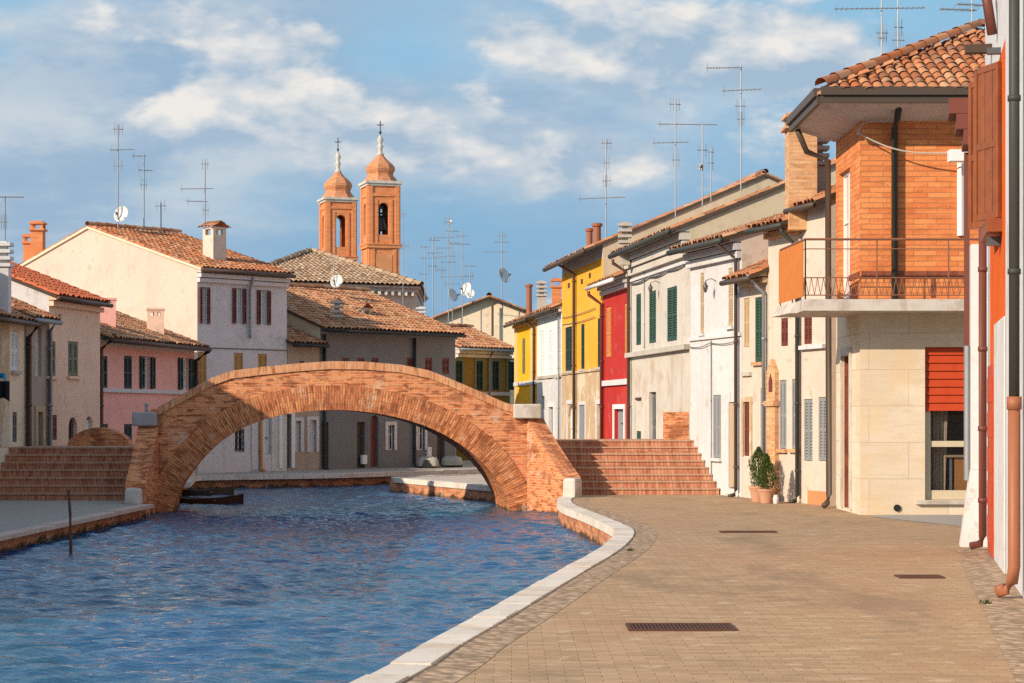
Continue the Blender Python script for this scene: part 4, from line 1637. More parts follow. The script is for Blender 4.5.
# ------------------------------------------------------------------ corner house: brick above stone
def corner_house():
    X0, Y0, Y1, X1, Yb = 5.92, 34.0, 36.55, 12.0, 39.6
    root = thing('corner_house', 'orange brick corner house with stone ground floor, shop window and wraparound balcony', 'house', (8.5, 36.5, 0))
    ff = Fac((X0, Y0), (X1, Y0))
    fl = Fac((X0, Y0), (X0, Y1), face=(-1, 0))
    ZM, ZT = 3.5, 6.72
    shop = [ff.u(925), ff.u(925) + 2.6, gz(500, Y0), gz(347, Y0)]
    dr = [(34.95 - Y0), (35.75 - Y0), 0.05, 2.75]
    wn = [(35.05 - Y0), (36.2 - Y0), ZM + .12, 6.05]
    m = MB()
    wall_grid(m, ff, 0, X1 - X0, -.3, ZM, [shop], .22)
    wall_grid(m, fl, 0, Y1 - Y0, -.3, ZM, [dr], .5)
    m.build('lower_wall', 'stone_cladding', root)
    m = MB()
    wall_grid(m, ff, 0, X1 - X0, ZM, ZT, [])
    wall_grid(m, fl, 0, Y1 - Y0, ZM, ZT, [wn], .15)
    m.build('upper_wall', 'house_brick', root)
    m = MB()
    m.poly([(X0, Y1, -.3), (X0 + 1.6, Y1, -.3), (X0 + 1.6, Y1, ZT), (X0, Y1, ZT)])
    m.poly([(X0 + 1.6, Y1, -.3), (X0 + 1.6, Yb, -.3), (X0 + 1.6, Yb, ZT), (X0 + 1.6, Y1, ZT)])
    m.poly([(X0 + 1.6, Yb, -.3), (X1, Yb, -.3), (X1, Yb, ZT), (X0 + 1.6, Yb, ZT)])
    m.poly([(X1, Y0, -.3), (X1, Yb, -.3), (X1, Yb, ZT), (X1, Y0, ZT)])
    m.build('side_wall', 'house_brick', root)
    m = MB()
    zc = gz(274, Y0)
    m.fbox(ff, .02, 5.9, zc - .05, zc + .05, -.02, .012)
    u = ff.u(933)
    m.fbox(ff, u - .04, u + .04, ZM + .2, zc - .052, -.02, .012)
    m.fbox(fl, .02, 1.1, zc - .05, zc + .05, -.02, .012)
    m.build('dark_course', 'dark_brick', root)
    # soffit, fascia
    ov = .80
    a, b = (X0, Y0), (X0 - ov, Y0 - ov)
    m = MB()
    zi, zo = ZT - .02, 6.93
    m.poly([(X0, Y0, zi), (X1, Y0, zi), (X1, Y0 - ov, zo), (X0 - ov, Y0 - ov, zo)])
    m.poly([(X0, Y0, zi), (X0, Y1 + .1, zi), (X0 - ov, Y1 + .1, zo), (X0 - ov, Y0 - ov, zo)])
    m.poly([(X0, Y1 + .1, zi), (X0 - ov, Y1 + .1, zo), (X0 - ov, Y1 + .1, zo + .2), (X0, Y1 + .1, zo + .4)])
    m.build('soffit', 'soffit_paint', root)
    m = MB()
    for z0, z1, e in ((6.88, 7.0, .02), (7.003, 7.14, .07)):
        m.box(((X0 - ov + X1) / 2, Y0 - ov - e / 2, (z0 + z1) / 2), (X1 - X0 + ov, .05 + e, z1 - z0))
        m.box((X0 - ov - e / 2, (Y0 + Y1 + .1 + .05) / 2 - ov / 2 + .03, (z0 + z1) / 2 + .001), (.05 + e, Y1 + .1 - Y0 + ov - .06, z1 - z0))
    m.build('gutter', 'gutter_brown', root)
    # hip roof
    pt = R(25.5)
    O = V(X0 - ov - .04, Y0 - ov - .04, 7.08)
    cp = math.cos(pt)
    LX, LY = X1 - X0 + ov, Y1 + .12 - Y0 + ov
    H = LY / cp
    t = MB()
    tiles(t, O, (1, 0, 0), (0, cp, math.sin(pt)), LX, H, w=.185, ex=.29, keep=lambda e, s: e > s * cp - .05, seg=7)
    tiles(t, O + V(.10, 0, .02), (0, 1, 0), (cp, 0, math.sin(pt)), LY, H - .12, w=.185, ex=.29, keep=lambda e, s: e > s * cp - .05, seg=5)
    apex = O + V(H * cp, H * cp, H * math.sin(pt))
    ridge_caps(t, O + V(.05, .05, .10), apex + V(0, 0, .1), .12, .38)
    ridge_caps(t, apex + V(0, 0, .1), apex + V(LX - H * cp, 0, .1), .12, .38)
    ro = t.build('roof', 'orange_tiles', root, smooth=True)
    m = MB()
    slope_sheet(m, [O + V(0, 0, -.01), O + V(LX, 0, -.01), O + V(LX, H * cp, H * math.sin(pt) - .01), apex + V(0, 0, -.01)], .05)
    slope_sheet(m, [O + V(0, 0, -.012), O + V(0, LY, -.012), O + V(H * cp, LY, H * math.sin(pt) - .012), apex + V(0, 0, -.012)], .05)
    slope_sheet(m, [apex + V(0, 0, -.014), O + V(LX, H * cp, H * math.sin(pt) - .014), V(X1, Yb + .2, 7.3), V(O.x + H * cp, Yb + .2, 7.3)], .05)
    m.build('roof_boarding', 'terracotta_pot', root)
    m = MB()
    m.ngon([(X0 - ov + .1, Y1 + .09, 7.06), (O.x + H * cp, Y1 + .09, 7.06), (O.x + H * cp, Y1 + .09, O.z + H * math.sin(pt) - .08)])
    m.build('verge_wall', 'house_brick', root)
    # balcony
    bx, by = X0 - 1.09, Y0 - .85
    zs0, zs1 = 3.43, 3.62
    yl = 35.45
    m = MB()
    m.hexa([(bx, by, zs0), (X1, by, zs0), (X1, Y0 - .003, zs0), (bx, Y0 - .003, zs0), (bx, by, zs1), (X1, by, zs1), (X1, Y0 - .003, zs1), (bx, Y0 - .003, zs1)])
    m.hexa([(bx - .12, Y0 - .001, zs0), (X0 - .003, Y0 - .001, zs0), (X0 - .003, yl, zs0), (bx - .25, yl, zs0), (bx, Y0 - .001, zs1), (X0 - .003, Y0 - .001, zs1), (X0 - .003, yl, zs1), (bx - .12, yl, zs1)])
    bal = m.build('balcony', 'white_stone', root)
    zr = gz(239, by)
    m = MB()
    lx = bx + .04
    lft = [(lx, by + .05), (lx - .12, yl - .05)]
    rails = [((lx, by + .05), (X1, by + .05)), (lft[0], lft[1])]
    for (p, q) in rails:
        m.tube([(p[0], p[1], zr), (q[0], q[1], zr)], .022, 6)
        for z, r_ in ((zr - .16, .009), (zs1 + .36, .010), (zs1 + .07, .010)):
            m.tube([(p[0], p[1], z), (q[0], q[1], z)], r_, 5)
        L = math.hypot(q[0] - p[0], q[1] - p[1])
        n = int(L / 1.05)
        for k in range(n + 1):
            t_ = k / max(1, n)
            x, y = p[0] + (q[0] - p[0]) * t_, p[1] + (q[1] - p[1]) * t_
            m.tube([(x, y, zs1), (x, y, zr)], .013, 5)
        # row of small pointed bars along the foot
        n = int(L / .10)
        for k in range(n):
            t_ = (k + .5) / n
            x, y = p[0] + (q[0] - p[0]) * t_, p[1] + (q[1] - p[1]) * t_
            dx, dy = (q[0] - p[0]) / L * .05, (q[1] - p[1]) / L * .05
            m.tube([(x - dx, y - dy, zs1 + .36), (x, y, zs1 + .07)], .006, 4, False)
            m.tube([(x + dx, y + dy, zs1 + .36), (x, y, zs1 + .07)], .006, 4, False)
    m.build('railing', 'rail_rust', bal)
    m = MB()
    p, q = lft
    m.hexa([(p[0] - .03, p[1] + .1, zs1 + .05), (q[0] - .03, q[1], zs1 + .05), (q[0] - .015, q[1], zs1 + .05), (p[0] - .015, p[1] + .1, zs1 + .05),
            (p[0] - .03, p[1] + .1, zr - .03), (q[0] - .03, q[1], zr - .03), (q[0] - .015, q[1], zr - .03), (p[0] - .015, p[1] + .1, zr - .03)])
    m.build('privacy_screen', 'awning_orange', bal)
    # upper window door with white roller blind
    make_window(root, fl, wn, 'bare', 'white_paint', pane='curtained_glass')
    m = MB()
    m.fbox(fl, dr[0] + .003, dr[1] - .003, dr[2], dr[3] - .004, -.48, -.42)
    d_ = m.build('door', 'brown_paint', root)
    m = MB()
    m.fbox(fl, dr[0] - .12, dr[0] - .003, dr[2], dr[3] + .12, .003, .04)
    m.fbox(fl, dr[1] + .003, dr[1] + .12, dr[2], dr[3] + .12, .003, .04)
    m.fbox(fl, dr[0], dr[1], dr[3] + .003, dr[3] + .12, .003, .04)
    m.build('door_frame', 'white_stone', d_)
    # brick lining inside the door reveal
    m = MB()
    m.fbox(fl, dr[1] - .03, dr[1] - .004, dr[2], dr[3] - .01, -.41, -.02)
    m.build('reveal_lining', 'dark_brick', d_)
    # shop window: room, frame, glass, roller shutter
    u0, u1, z0, z1 = shop
    zsh = gz(411, Y0)
    m = MB()
    P = ff.P
    dp = -2.2
    e = .05
    for q in ([P(u0 - e, z0 - e, dp), P(u1 + e, z0 - e, dp), P(u1 + e, z1 + e, dp), P(u0 - e, z1 + e, dp)],
              [P(u0 - e, z0 - e, -.23), P(u0 - e, z1 + e, -.23), P(u0 - e, z1 + e, dp), P(u0 - e, z0 - e, dp)],
              [P(u1 + e, z0 - e, -.23), P(u1 + e, z1 + e, -.23), P(u1 + e, z1 + e, dp), P(u1 + e, z0 - e, dp)],
              [P(u0 - e, z0 - e, -.23), P(u1 + e, z0 - e, -.23), P(u1 + e, z0 - e, dp), P(u0 - e, z0 - e, dp)],
              [P(u0 - e, z1 + e, -.23), P(u1 + e, z1 + e, -.23), P(u1 + e, z1 + e, dp), P(u0 - e, z1 + e, dp)]):
        m.poly(q)
    m.build('shop_room', 'room_wall', root)
    m = MB()
    zm = gz(444, Y0)
    for q in ((u0 + .004, u0 + .12, z0 + .004, zsh), (u1 - .1, u1 - .004, z0 + .004, zsh), (u0 + .122, u1 - .102, z0 + .004, z0 + .16), (u0 + .122, u1 - .102, zm - .05, zm + .05)):
        m.fbox(ff, q[0], q[1], q[2], q[3], -.20, -.12)
    sw = m.build('shop_window', 'cream_metal', root)
    m = MB()
    m.fbox(ff, u0 + .1, u1 - .08, z0 + .1, zsh, -.165, -.155)
    m.build('pane', 'clear_glass', sw)
    m = MB()
    n = 8
    for k in range(n):
        a_, b_ = zsh + (z1 - zsh) * k / n, zsh + (z1 - zsh) * (k + 1) / n
        m.hexa([P(u0 + .01, a_ + .005, -.06), P(u1 - .01, a_ + .005, -.06), P(u1 - .01, a_ + .005, -.11), P(u0 + .01, a_ + .005, -.11),
                P(u0 + .01, b_ - .005, -.085), P(u1 - .01, b_ - .005, -.085), P(u1 - .01, b_ - .005, -.11), P(u0 + .01, b_ - .005, -.11)])
    m.build('roller_shutter', 'roller_red', sw)
    m = MB()
    m.fbox(ff, u0 - .16, u1, z0 - .07, z0 - .003, -.1, .08)
    m.build('sill', 'white_stone', sw)
    # pipes
    m = MB()
    u = ff.u(893.5)
    m.tube([P(u, 6.9, .5), P(u, 6.7, .35), P(u, 6.55, .10), P(u, 3.63, .10)], .055, 10)
    m.build('drainpipe', 'pipe_green', root, smooth=True)
    m = MB()
    m.tube([(X0 - ov + .05, Y1 - .35, 6.85), (X0 - .55, Y1 - .1, 6.5), (X0 - .15, Y1 - .02, 6.35), (X0 - .13, Y1 - .02, .25), (X0 - .18, Y1 - .12, .1), (X0 - .26, Y1 - .3, .06)], .055, 10)
    m.build('drainpipe', 'gutter_brown', root, smooth=True)
    m = MB()
    u = ff.u(960)
    m.tube([P(u, gz(160, Y0), .05), P(u, gz(236, Y0), .05)], .06, 8)
    m.build('conduit', 'white_paint', root)
    p = P(ff.u(897), .12, 0)
    m = MB()
    m.tube([(p.x, p.y + .02, p.z), (p.x, p.y - .03, p.z)], .06, 12)
    m.build('drain_outlet', 'rubber', root)


corner_house()
# desk and curtain inside the shop
xd = gx(946, 34.45)
zt = gz(456, 34.4)
r_ = thing('desk', 'orange wooden desk with a pale top standing inside the shop window', 'desk', (xd + .5, 34.5, 0))
m = MB()
m.box((xd + .55, 34.52, zt), (1.2, .46, .04))
m.build('desk_top', 'tan_paint', r_)
m = MB()
m.box((xd + .6, 34.36, (zt + .42) / 2 - .03), (.95, .03, zt - .42))
m.build('front_panel', 'desk_wood', r_)
for s_ in (0, 1):
    m = MB()
    m.box((xd + .06 + s_ * 1.0, 34.52, zt / 2 + .1), (.04, .36, zt - .26))
    m.build('leg', 'galvanised', r_)
m = MB()
N = 16
xa, xb = gx(931, 34.3), gx(946, 34.3)
za, zb = gz(411, 34.3), gz(494, 34.3)
for k in range(N):
    p, q = xa + (xb - xa) * k / N, xa + (xb - xa) * (k + 1) / N
    yp, yq = 34.34 + .03 * math.sin(k * 1.6), 34.34 + .03 * math.sin((k + 1) * 1.6)
    m.poly([(p, yp, zb), (q, yq, zb), (q + .04, yq, za), (p, yp, za)])
tag(m.build('curtain', 'curtain_beige', None, smooth=True), 'beige curtain hanging behind the left side of the shop window', 'curtain')

# ------------------------------------------------------------------ nearest house on the right
def near_house():
    root = thing('terraced_house', 'nearest house at the right edge with orange red paint and open wooden shutters', 'house', (4.4, 17.3, 0))
    f, P = f5, f5.P
    L = f.L
    yu = lambda Y: (Y - 9.0) / f.U.y
    W1 = [yu(22.2), yu(23.15), 3.95, 5.55]
    D1 = [yu(23.55), yu(24.8), 0.02, 2.3]
    m = MB()
    wall_grid(m, f, 0, yu(21.5), -.3, 7.3, [[yu(12), yu(13), 1.0, 2.6], [yu(12), yu(13), 3.8, 5.5]])
    wall_grid(m, f, yu(24.9), L, -.3, 7.3, [])
    wall_grid(m, f, yu(21.5), yu(24.9), -.3, .0, [])
    wall_grid(m, f, yu(21.5), yu(24.9), 5.75, 7.3, [])
    m.build('wall', 'white_plaster', root)
    m = MB()
    wall_grid(m, f, yu(21.5), yu(24.9), 0.0, 5.75, [W1], .14)
    m.build('painted_wall', 'orange_plaster', root)
    m = MB()
    dpth = -6.0
    m.poly([P(L, -.3), P(L, 7.3), P(L, 7.3, dpth), P(L, -.3, dpth)])
    m.poly([P(0, -.3), P(0, 7.3), P(0, 7.3, dpth), P(0, -.3, dpth)])
    m.poly([P(0, -.3, dpth), P(L, -.3, dpth), P(L, 7.3, dpth), P(0, 7.3, dpth)])
    m.build('side_wall', 'white_plaster', root)
    t = MB()
    e0, e1 = P(0, 7.35, .25), P(L + .15, 7.35, .25)
    tiles(t, e0, e1 - e0, P(0, 8.7, -3) - e0, L, (P(0, 8.7, -3) - e0).length)
    ridge_caps(t, P(0, 8.75, -3), P(L, 8.75, -3))
    t.build('roof', 'orange_tiles', root, smooth=True)
    m = MB()
    slope_sheet(m, [P(0, 7.3, .28), P(L + .15, 7.3, .28), P(L + .15, 8.66, -3), P(0, 8.66, -3)])
    m.build('roof_boarding', 'dark_wood', root)
    # window with two open wooden shutters
    wo = make_window(root, f, W1, 'bare', 'reddish_wood')
    for uh, du, ln in ((W1[0] + .02, .50, .24), (W1[1] + .03, .45, .27)):
        q = P(uh, 0, .02)
        g = Fac((q.x, q.y), tuple(Vector((q.x, q.y)) + f.n * ln + f.U * du), face=(0, -1))
        m = MB()
        leaf(m, g, 0, g.L, W1[2] - .05, W1[3] + .08, -.025, .025, False)
        m.build('shutter', 'reddish_wood', wo)
    m = MB()
    m.fbox(f, W1[0] - .1, W1[1] + .5, W1[2] - .22, W1[2] - .07, 0, .17)
    m.build('sill', 'reddish_wood', wo)
    m = MB()
    um = (D1[0] + D1[1]) / 2
    m.fbox(f, D1[0], um - .006, D1[2], D1[3], -.02, .035)
    m.fbox(f, um + .006, D1[1], D1[2], D1[3], -.02, .035)
    for k in range(5):
        z = D1[2] + .15 + k * .42
        m.fbox(f, D1[0] + .08, um - .08, z, z + .3, .036, .045)
        m.fbox(f, um + .08, D1[1] - .08, z, z + .3, .036, .045)
    do = m.build('door', 'roller_red', root)
    m = MB()
    m.fbox(f, yu(21.45), D1[0] - .01, 0, 2.76, .004, .02)
    m.build('door_frame', 'white_plaster', do)
    # stepped wooden eave box on the far corner
    m = MB()
    for k in range(3):
        z = 5.16 + k * .2
        m.fbox(f, L - .7, L + .05, z, z + .195, -.1, .30 + .09 * k)
    m.build('eave_box', 'brown_paint', root)
    m = MB()
    m.fbox(f, L - 1.9, L - 1.75, 6.12, 6.22, -.1, .32)
    m.build('beam', 'dark_wood', root)
    # corner board, white foot buttress, conduits and pipes
    m = MB()
    m.fbox(f, L - .05, L + .03, 2.2, 5.14, .2, .27)
    m.build('corner_board', 'pipe_maroon', root)
    m = MB()
    m.hexa([P(L - .5, -.05, .34), P(L + .02, -.05, .34), P(L + .02, -.05, 0), P(L - .5, -.05, 0), P(L - .5, 1.0, .202), P(L + .02, 1.0, .202), P(L + .02, 1.0, 0), P(L - .5, 1.0, 0)])
    m.fbox(f, L - .5, L + .02, 1.003, 3.9, -.05, .2)
    m.build('buttress', 'white_plaster', root)
    m = MB()
    u = L - .2
    m.tube([P(u, 2.6, .24), P(u, .85, .24)], .04, 8)
    m.build('conduit', 'galvanised', root)
    m = MB()
    u = yu(25.1)
    m.tube([P(u, 4.6, .08), P(u, .18, .08), P(u + .02, .08, .11), P(u + .08, .05, .22)], .05, 10)
    for z in (.6, 1.5, 2.5, 3.5):
        m.tube([P(u, z, .08), P(u, z + .06, .08)], .06, 10)
    m.build('drainpipe', 'pipe_maroon', root, smooth=True)
    u = yu(18.45)
    m = MB()
    m.tube([P(u, 1.82, .09), P(u, .30, .09), P(u, .16, .11), P(u + .02, .09, .17), P(u + .05, .06, .24)], .058, 12)
    m.tube([P(u, 1.75, .09), P(u, 1.87, .09)], .07, 12)
    lower = m.build('drainpipe', 'pipe_terracotta', root, smooth=True)
    m = MB()
    m.tube([P(u, 1.86, .09), P(u, 7.2, .09)], .05, 12)
    for z in (3.0, 4.6, 6.1):
        m.tube([P(u, z, .09), P(u, z + .05, .09)], .062, 12)
    m.build('drainpipe', 'pipe_green', root, smooth=True)
    m = MB()
    u = yu(23.2)
    m.tube([P(u, 7.3, .22), P(u, 6.75, .24), P(u - .1, 6.5, .12), P(u - .1, 6.1, .06)], .06, 8)
    m.build('drainpipe', 'pipe_maroon', root, smooth=True)
    m = MB()
    m.fbox(f, yu(22.4), yu(22.48), 3.6, 3.7, 0, .15)
    m.build('shutter_stay', 'dark_steel', root)
    m = MB()
    m.fbox(f, yu(22.4), yu(22.48), 5.75, 5.82, 0, .15)
    m.build('shutter_stay', 'dark_steel', root)
    for r in ([yu(12), yu(13), 1.0, 2.6], [yu(12), yu(13), 3.8, 5.5]):
        make_window(root, f, r, 'closed', 'green_paint')


near_house()

# cable with white junction box, from the near house to the corner house
r_ = thing('overhead_cable', 'pale cable with white junction box strung across the orange brick wall', 'cable', (6.1, 33.8, 6.0))
m = MB()
a, b = at(858, 133, 33.85), at(950, 153, 33.6)
pts = []
for k in range(13):
    t = k / 12
    p = a.lerp(b, t)
    p.z -= .16 * math.sin(math.pi * t) * (1 - .3 * t)
    pts.append(p)
m.tube(pts, .013, 6)
m.tube([a + V(0, .1, 0), at(862, 124, 33.9), at(873, 121, 33.9), at(893, 122, 33.86)], .012, 5)
m.build('wire', 'concrete', r_)
m = MB()
p = at(959, 156, 33.55)
m.box((p.x, p.y, p.z), (.36, .2, .2))
m.build('junction_box', 'white_paint', r_, bevel=.015)

# ------------------------------------------------------------------ left bank houses
def quay_pt(t):
    return (-9.23 + .674 * t, 58.6 + .739 * t)


# out of frame to the left, it shades the bridge's left half
h = House('terraced_house', 'ochre row house at the left edge of the near left bank', (-10.95, 15.0), (-11.2, 41.4), 5.15, 7.0, bands=[(-.4, 5.0, 'cream_plaster', 'wall')],
          oh=.35, face=(1, 0))
for k in range(6):
    h.winr([2 + 4 * k, 2.9 + 4 * k, 3.0, 4.2], 'closed', 'green_paint')
    h.winr([2 + 4 * k, 2.9 + 4 * k, .8, 2.0], 'closed', 'green_paint')
h.finish()
h = House('terraced_house', 'cream and ochre house with white shutters at the left edge behind the steps', (-11.15, 41.6), (-10.93, 44.85), 3.85, 6.0,
          bands=[(-.4, 3.85, 'blush_plaster', 'wall')], oh=.25, face=(1, -.1), gutter='pipe_brown', roof='orange_tiles')
h.win(11.5, 18.5, 331, 371, 'closed', 'white_paint', sill='concrete')
h.win(12.5, 17, 412, 442, 'closed', 'dark_grey_paint', slats=False)
h.win(-6, 1, 330, 370, 'closed', 'white_paint')
h.strip('painted_panel', 0.2, 9, 318, 447, 'tan_plaster', .012)
h.pipe(25.5, 0, 3.7, 'pipe_brown', .06, top_o=.3)
h.finish()
chimney(h.roof, 4, 43.5, 240, 300, .30, 'slats', 'white_plaster')
h = House('terraced_house', 'narrow brownish house with a white blind squeezed between cream and salmon houses', (-10.92, 44.88), (-10.72, 46.15), 3.95, 6.0,
          bands=[(-.4, 3.95, 'brownish_plaster', 'wall')], oh=.25, face=(1, -.1), gutter='galvanised', roof='orange_tiles')
h.win(35.5, 41.5, 328, 376, 'bare', 'white_paint', pane='curtained_glass')
h.door(37, 42, 412, 455, 'dark_wood', frame='tan_plaster')
h.pipe(47, 0, 3.9, 'galvanised', .05, top_o=.3)
h.finish()
h = House('terraced_house', 'salmon coloured house with olive shutters, two round arches and a red tiled roof', (-10.70, 46.2), (-10.15, 49.3), 4.50, 5.2, pitch=21,
          bands=[(-.4, 4.5, 'salmon_plaster', 'wall')], oh=.22, roof='red_tiles', side='white_plaster', cornice=('salmon_plaster', 2, .28), face=(1, -.2), gutter='pipe_brown')
h.win(47.5, 55.5, 341, 376, 'closed', 'olive_paint', sill='salmon_plaster')
h.win(68, 78, 341.5, 376, 'closed', 'olive_paint', sill='salmon_plaster')
h.door(68.5, 77, 417, 460, 'dark_wood', arch=True)
h.door(85.5, 93, 416, 460, 'white_paint', arch=True, panels=False)
h.win(49, 57, 415, 440, 'closed', 'brown_paint', slats=False)
h.finish()
h = House('terraced_house', 'pink house with dark green shutters and a white sill band left of the bridge', (-10.37, 49.96), (-9.05, 57.0), 3.72, 6.0, pitch=20,
          bands=[(-.4, 3.45, 'pink_plaster', 'wall'), (3.45, 3.72, 'cream_plaster', 'frieze')], oh=.4, face=(1, -.2), gutter='pipe_brown', cornice=('cream_plaster', 2, .2))
h.win(99.5, 107.5, 356, 389, 'closed', 'dark_green_paint')
h.win(124, 132, 356, 389, 'closed', 'dark_green_paint')
h.win(143, 150, 356.5, 389, 'open', 'dark_green_paint', pane='curtained_glass')
h.win(181.5, 188.5, 358, 390, 'open', 'dark_green_paint', pane='curtained_glass')
h.win(100, 108, 424, 450, 'closed', 'dark_green_paint')
h.win(124, 132, 424, 450, 'closed', 'dark_green_paint')
h.course('sill_band', 2.28, 2.38, 'white_plaster', .07)
h.pipe(97.6, 0, 3.6, 'pipe_brown', .07, top_o=.45)
h.pipe(193.5, 2.0, 3.5, 'pipe_brown', .07, top_o=.45, kick=False)
h.finish()
chimney(h.roof, 107, 52.5, 297, 330, .45, 'cap', 'pink_plaster', .2)
chimney(h.roof, 155.5, 55.5, 307, 336, .46, 'cap', 'salmon_plaster', .2)

# tall house with the blank sunlit gable
h = House('gabled_house', 'tall house with blank sunlit cream gable and brown shutters on its grey front', quay_pt(0), quay_pt(3.49), 6.02, 10.66, pitch=15.7,
          bands=[(-.3, 6.02, 'pale_grey_plaster', 'wall')], oh=.25, side='gable_plaster', cornice=('pale_grey_plaster', 3, .42), gutter='pipe_brown', so=.06, roof='orange_tiles', board='salmon_plaster')
h.win(201.5, 206.5, 287, 324, 'open', 'brown_paint', pane='curtained_glass')
h.win(235.5, 242, 288, 324, 'open', 'brown_paint', pane='curtained_glass')
h.win(260, 266.5, 290, 325, 'open', 'brown_paint', pane='curtained_glass')
h.win(197.5, 206.5, 352, 388, 'closed', 'ochre_wood', slats=False)
h.win(234, 243, 353, 388, 'closed', 'ochre_wood', slats=False)
h.win(258, 267, 354, 389, 'closed', 'ochre_wood', slats=False)
h.win(235, 244.5, 429, 452, 'bare', 'dark_grey_paint', bars=True)
h.strip('pilaster', 251, 257, 408, 470, 'white_plaster', .05)
h.door(262.5, 271, 409, 471, 'white_paint', frame='white_plaster')
h.pipe(259.5, 0, 2.2, 'orange_wood', .05)
h.pipe(248.5, 4.0, 5.7, 'galvanised', .04, top_o=.2, kick=False)
h.course('wall_cable', 3.66, 3.69, 'dark_grey_paint', .02)
h.strip('pale_plinth', 197.5, 272, 455, 474, 'pale_grey_plaster', .02)
h.finish()
chimney(h.roof, 214.5, 60.6, 223, 262, .50, 'hood', 'cream_plaster', .83)
chimney(h.roof, 38, 66.5, 222, 250, .40, 'brick', 'tower_brick')
chimney(h.roof, 29.5, 67, 235, 252, .34, 'brick', 'tower_brick')
hA = h
h = House('terraced_house', 'low recessed house with a dark roof squeezed beside the tall gabled house', quay_pt(3.5), quay_pt(4.83), 3.95, 7.0, pitch=18,
          bands=[(-.3, 3.95, 'brownish_plaster', 'wall')], oh=.3, gutter='black_iron', roof='terracotta_tiles')
h.win(300, 304, 361, 380, 'closed', 'brown_paint')
h.door(282, 291, 414, 468, 'dark_grey_paint', frame='white_paint')
h.win(295, 300.5, 421, 452, 'bare', 'white_paint', pane='curtained_glass', surround='white_plaster')
h.win(309.5, 316, 420, 452, 'bare', 'white_paint', pane='curtained_glass', surround='white_plaster')
h.finish()
chimney(h.roof, 334, 66.0, 300, 322, .4, 'hood', 'concrete', .8)
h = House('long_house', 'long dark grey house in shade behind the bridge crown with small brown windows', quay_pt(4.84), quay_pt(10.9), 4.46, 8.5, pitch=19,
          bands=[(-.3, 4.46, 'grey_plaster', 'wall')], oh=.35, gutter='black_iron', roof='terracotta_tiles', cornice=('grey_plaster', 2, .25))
for x in (342, 357.5, 371.5, 407, 425, 442):
    h.win(x, x + 7, 358, 374, 'closed', 'brown_paint')
h.door(321.5, 328.5, 422, 469, 'dark_wood')
h.door(357, 365, 422, 468, 'dark_wood')
h.door(370.5, 378.5, 415, 467, 'brown_paint', arch=True)
h.win(387.5, 394, 425, 450, 'bare', 'white_paint', surround='pale_grey_plaster')
h.win(418, 424.5, 424, 450, 'bare', 'white_paint', surround='pale_grey_plaster')
h.door(437, 445, 428, 466, 'dark_wood')
h.pipe(318.8, 0, 4.2, 'black_iron', .05, u=.12)
h.pipe(413, 0, 4.2, 'black_iron', .05)
h.strip('meter_box', 426, 430, 447, 457, 'white_paint', .08)
h.strip('meter_box', 361, 365.5, 455, 464, 'white_paint', .08)
h.finish()
chimney(h.roof, 337, 63.5, 299, 324, .34, 'slats')
chimney(h.roof, 363.5, 65.5, 304, 326, .34, 'hood', 'concrete', .8)
chimney(h.roof, 404, 68.5, 308, 330, .3, 'pipe', 'pipe_terracotta')
hC = h
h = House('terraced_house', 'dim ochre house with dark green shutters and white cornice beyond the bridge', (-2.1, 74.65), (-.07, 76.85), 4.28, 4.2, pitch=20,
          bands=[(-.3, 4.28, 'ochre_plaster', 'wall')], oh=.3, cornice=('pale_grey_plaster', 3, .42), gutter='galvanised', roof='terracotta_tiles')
for x in (455.5, 476, 492, 508):
    h.win(x, x + 6.5, 361, 390, 'closed', 'dark_green_paint', surround='olive_paint')
h.win(474, 483, 430, 446, 'bare', 'grey_paint', pane='curtained_glass')
h.course('string_course', 2.44, 2.58, 'pale_grey_plaster', .06)
h.pipe(488, 0, 4.1, 'galvanised', .045, top_o=.3)
h.finish()
chimney(h.roof, 467, 77.5, 330, 350, .3, 'pipe', 'terracotta_pot')
# small beige gable behind
h = House('gabled_house', 'far beige house with a plain sunlit gable above the ochre house', (1.6, 86.0), (1.6, 97.0), 5.75, 5.6, pitch=21, ridge=.46,
          bands=[(-.3, 5.75, 'far_gable_plaster', 'wall')], side='far_gable_plaster', face=(1, 0), oh=.4, so=.3, roof='terracotta_tiles')
h.finish()
m = MB()
m.tube([at(492.5, 303, 85.7), at(492.5, 336, 85.7)], .05, 8)
m.build('drainpipe', 'pipe_brown', h.root)
# roofs between: a low terrace behind the long house
h = House('terraced_house', 'low red roofed house behind the long grey house, below the church roof', (-8.6, 76.4), (-3.0, 81.9), 4.8, 6.0, pitch=20,
          bands=[(-.3, 4.7, 'cream_plaster', 'wall')], oh=.3, roof='terracotta_tiles', side='gable_plaster')
h.winr([1.5, 2.3, 3.0, 4.0], 'closed', 'brown_paint')
h.finish()
chimney(h.roof, 421, 82.0, 306, 322, .36, 'slats', 'white_plaster')
hB = h


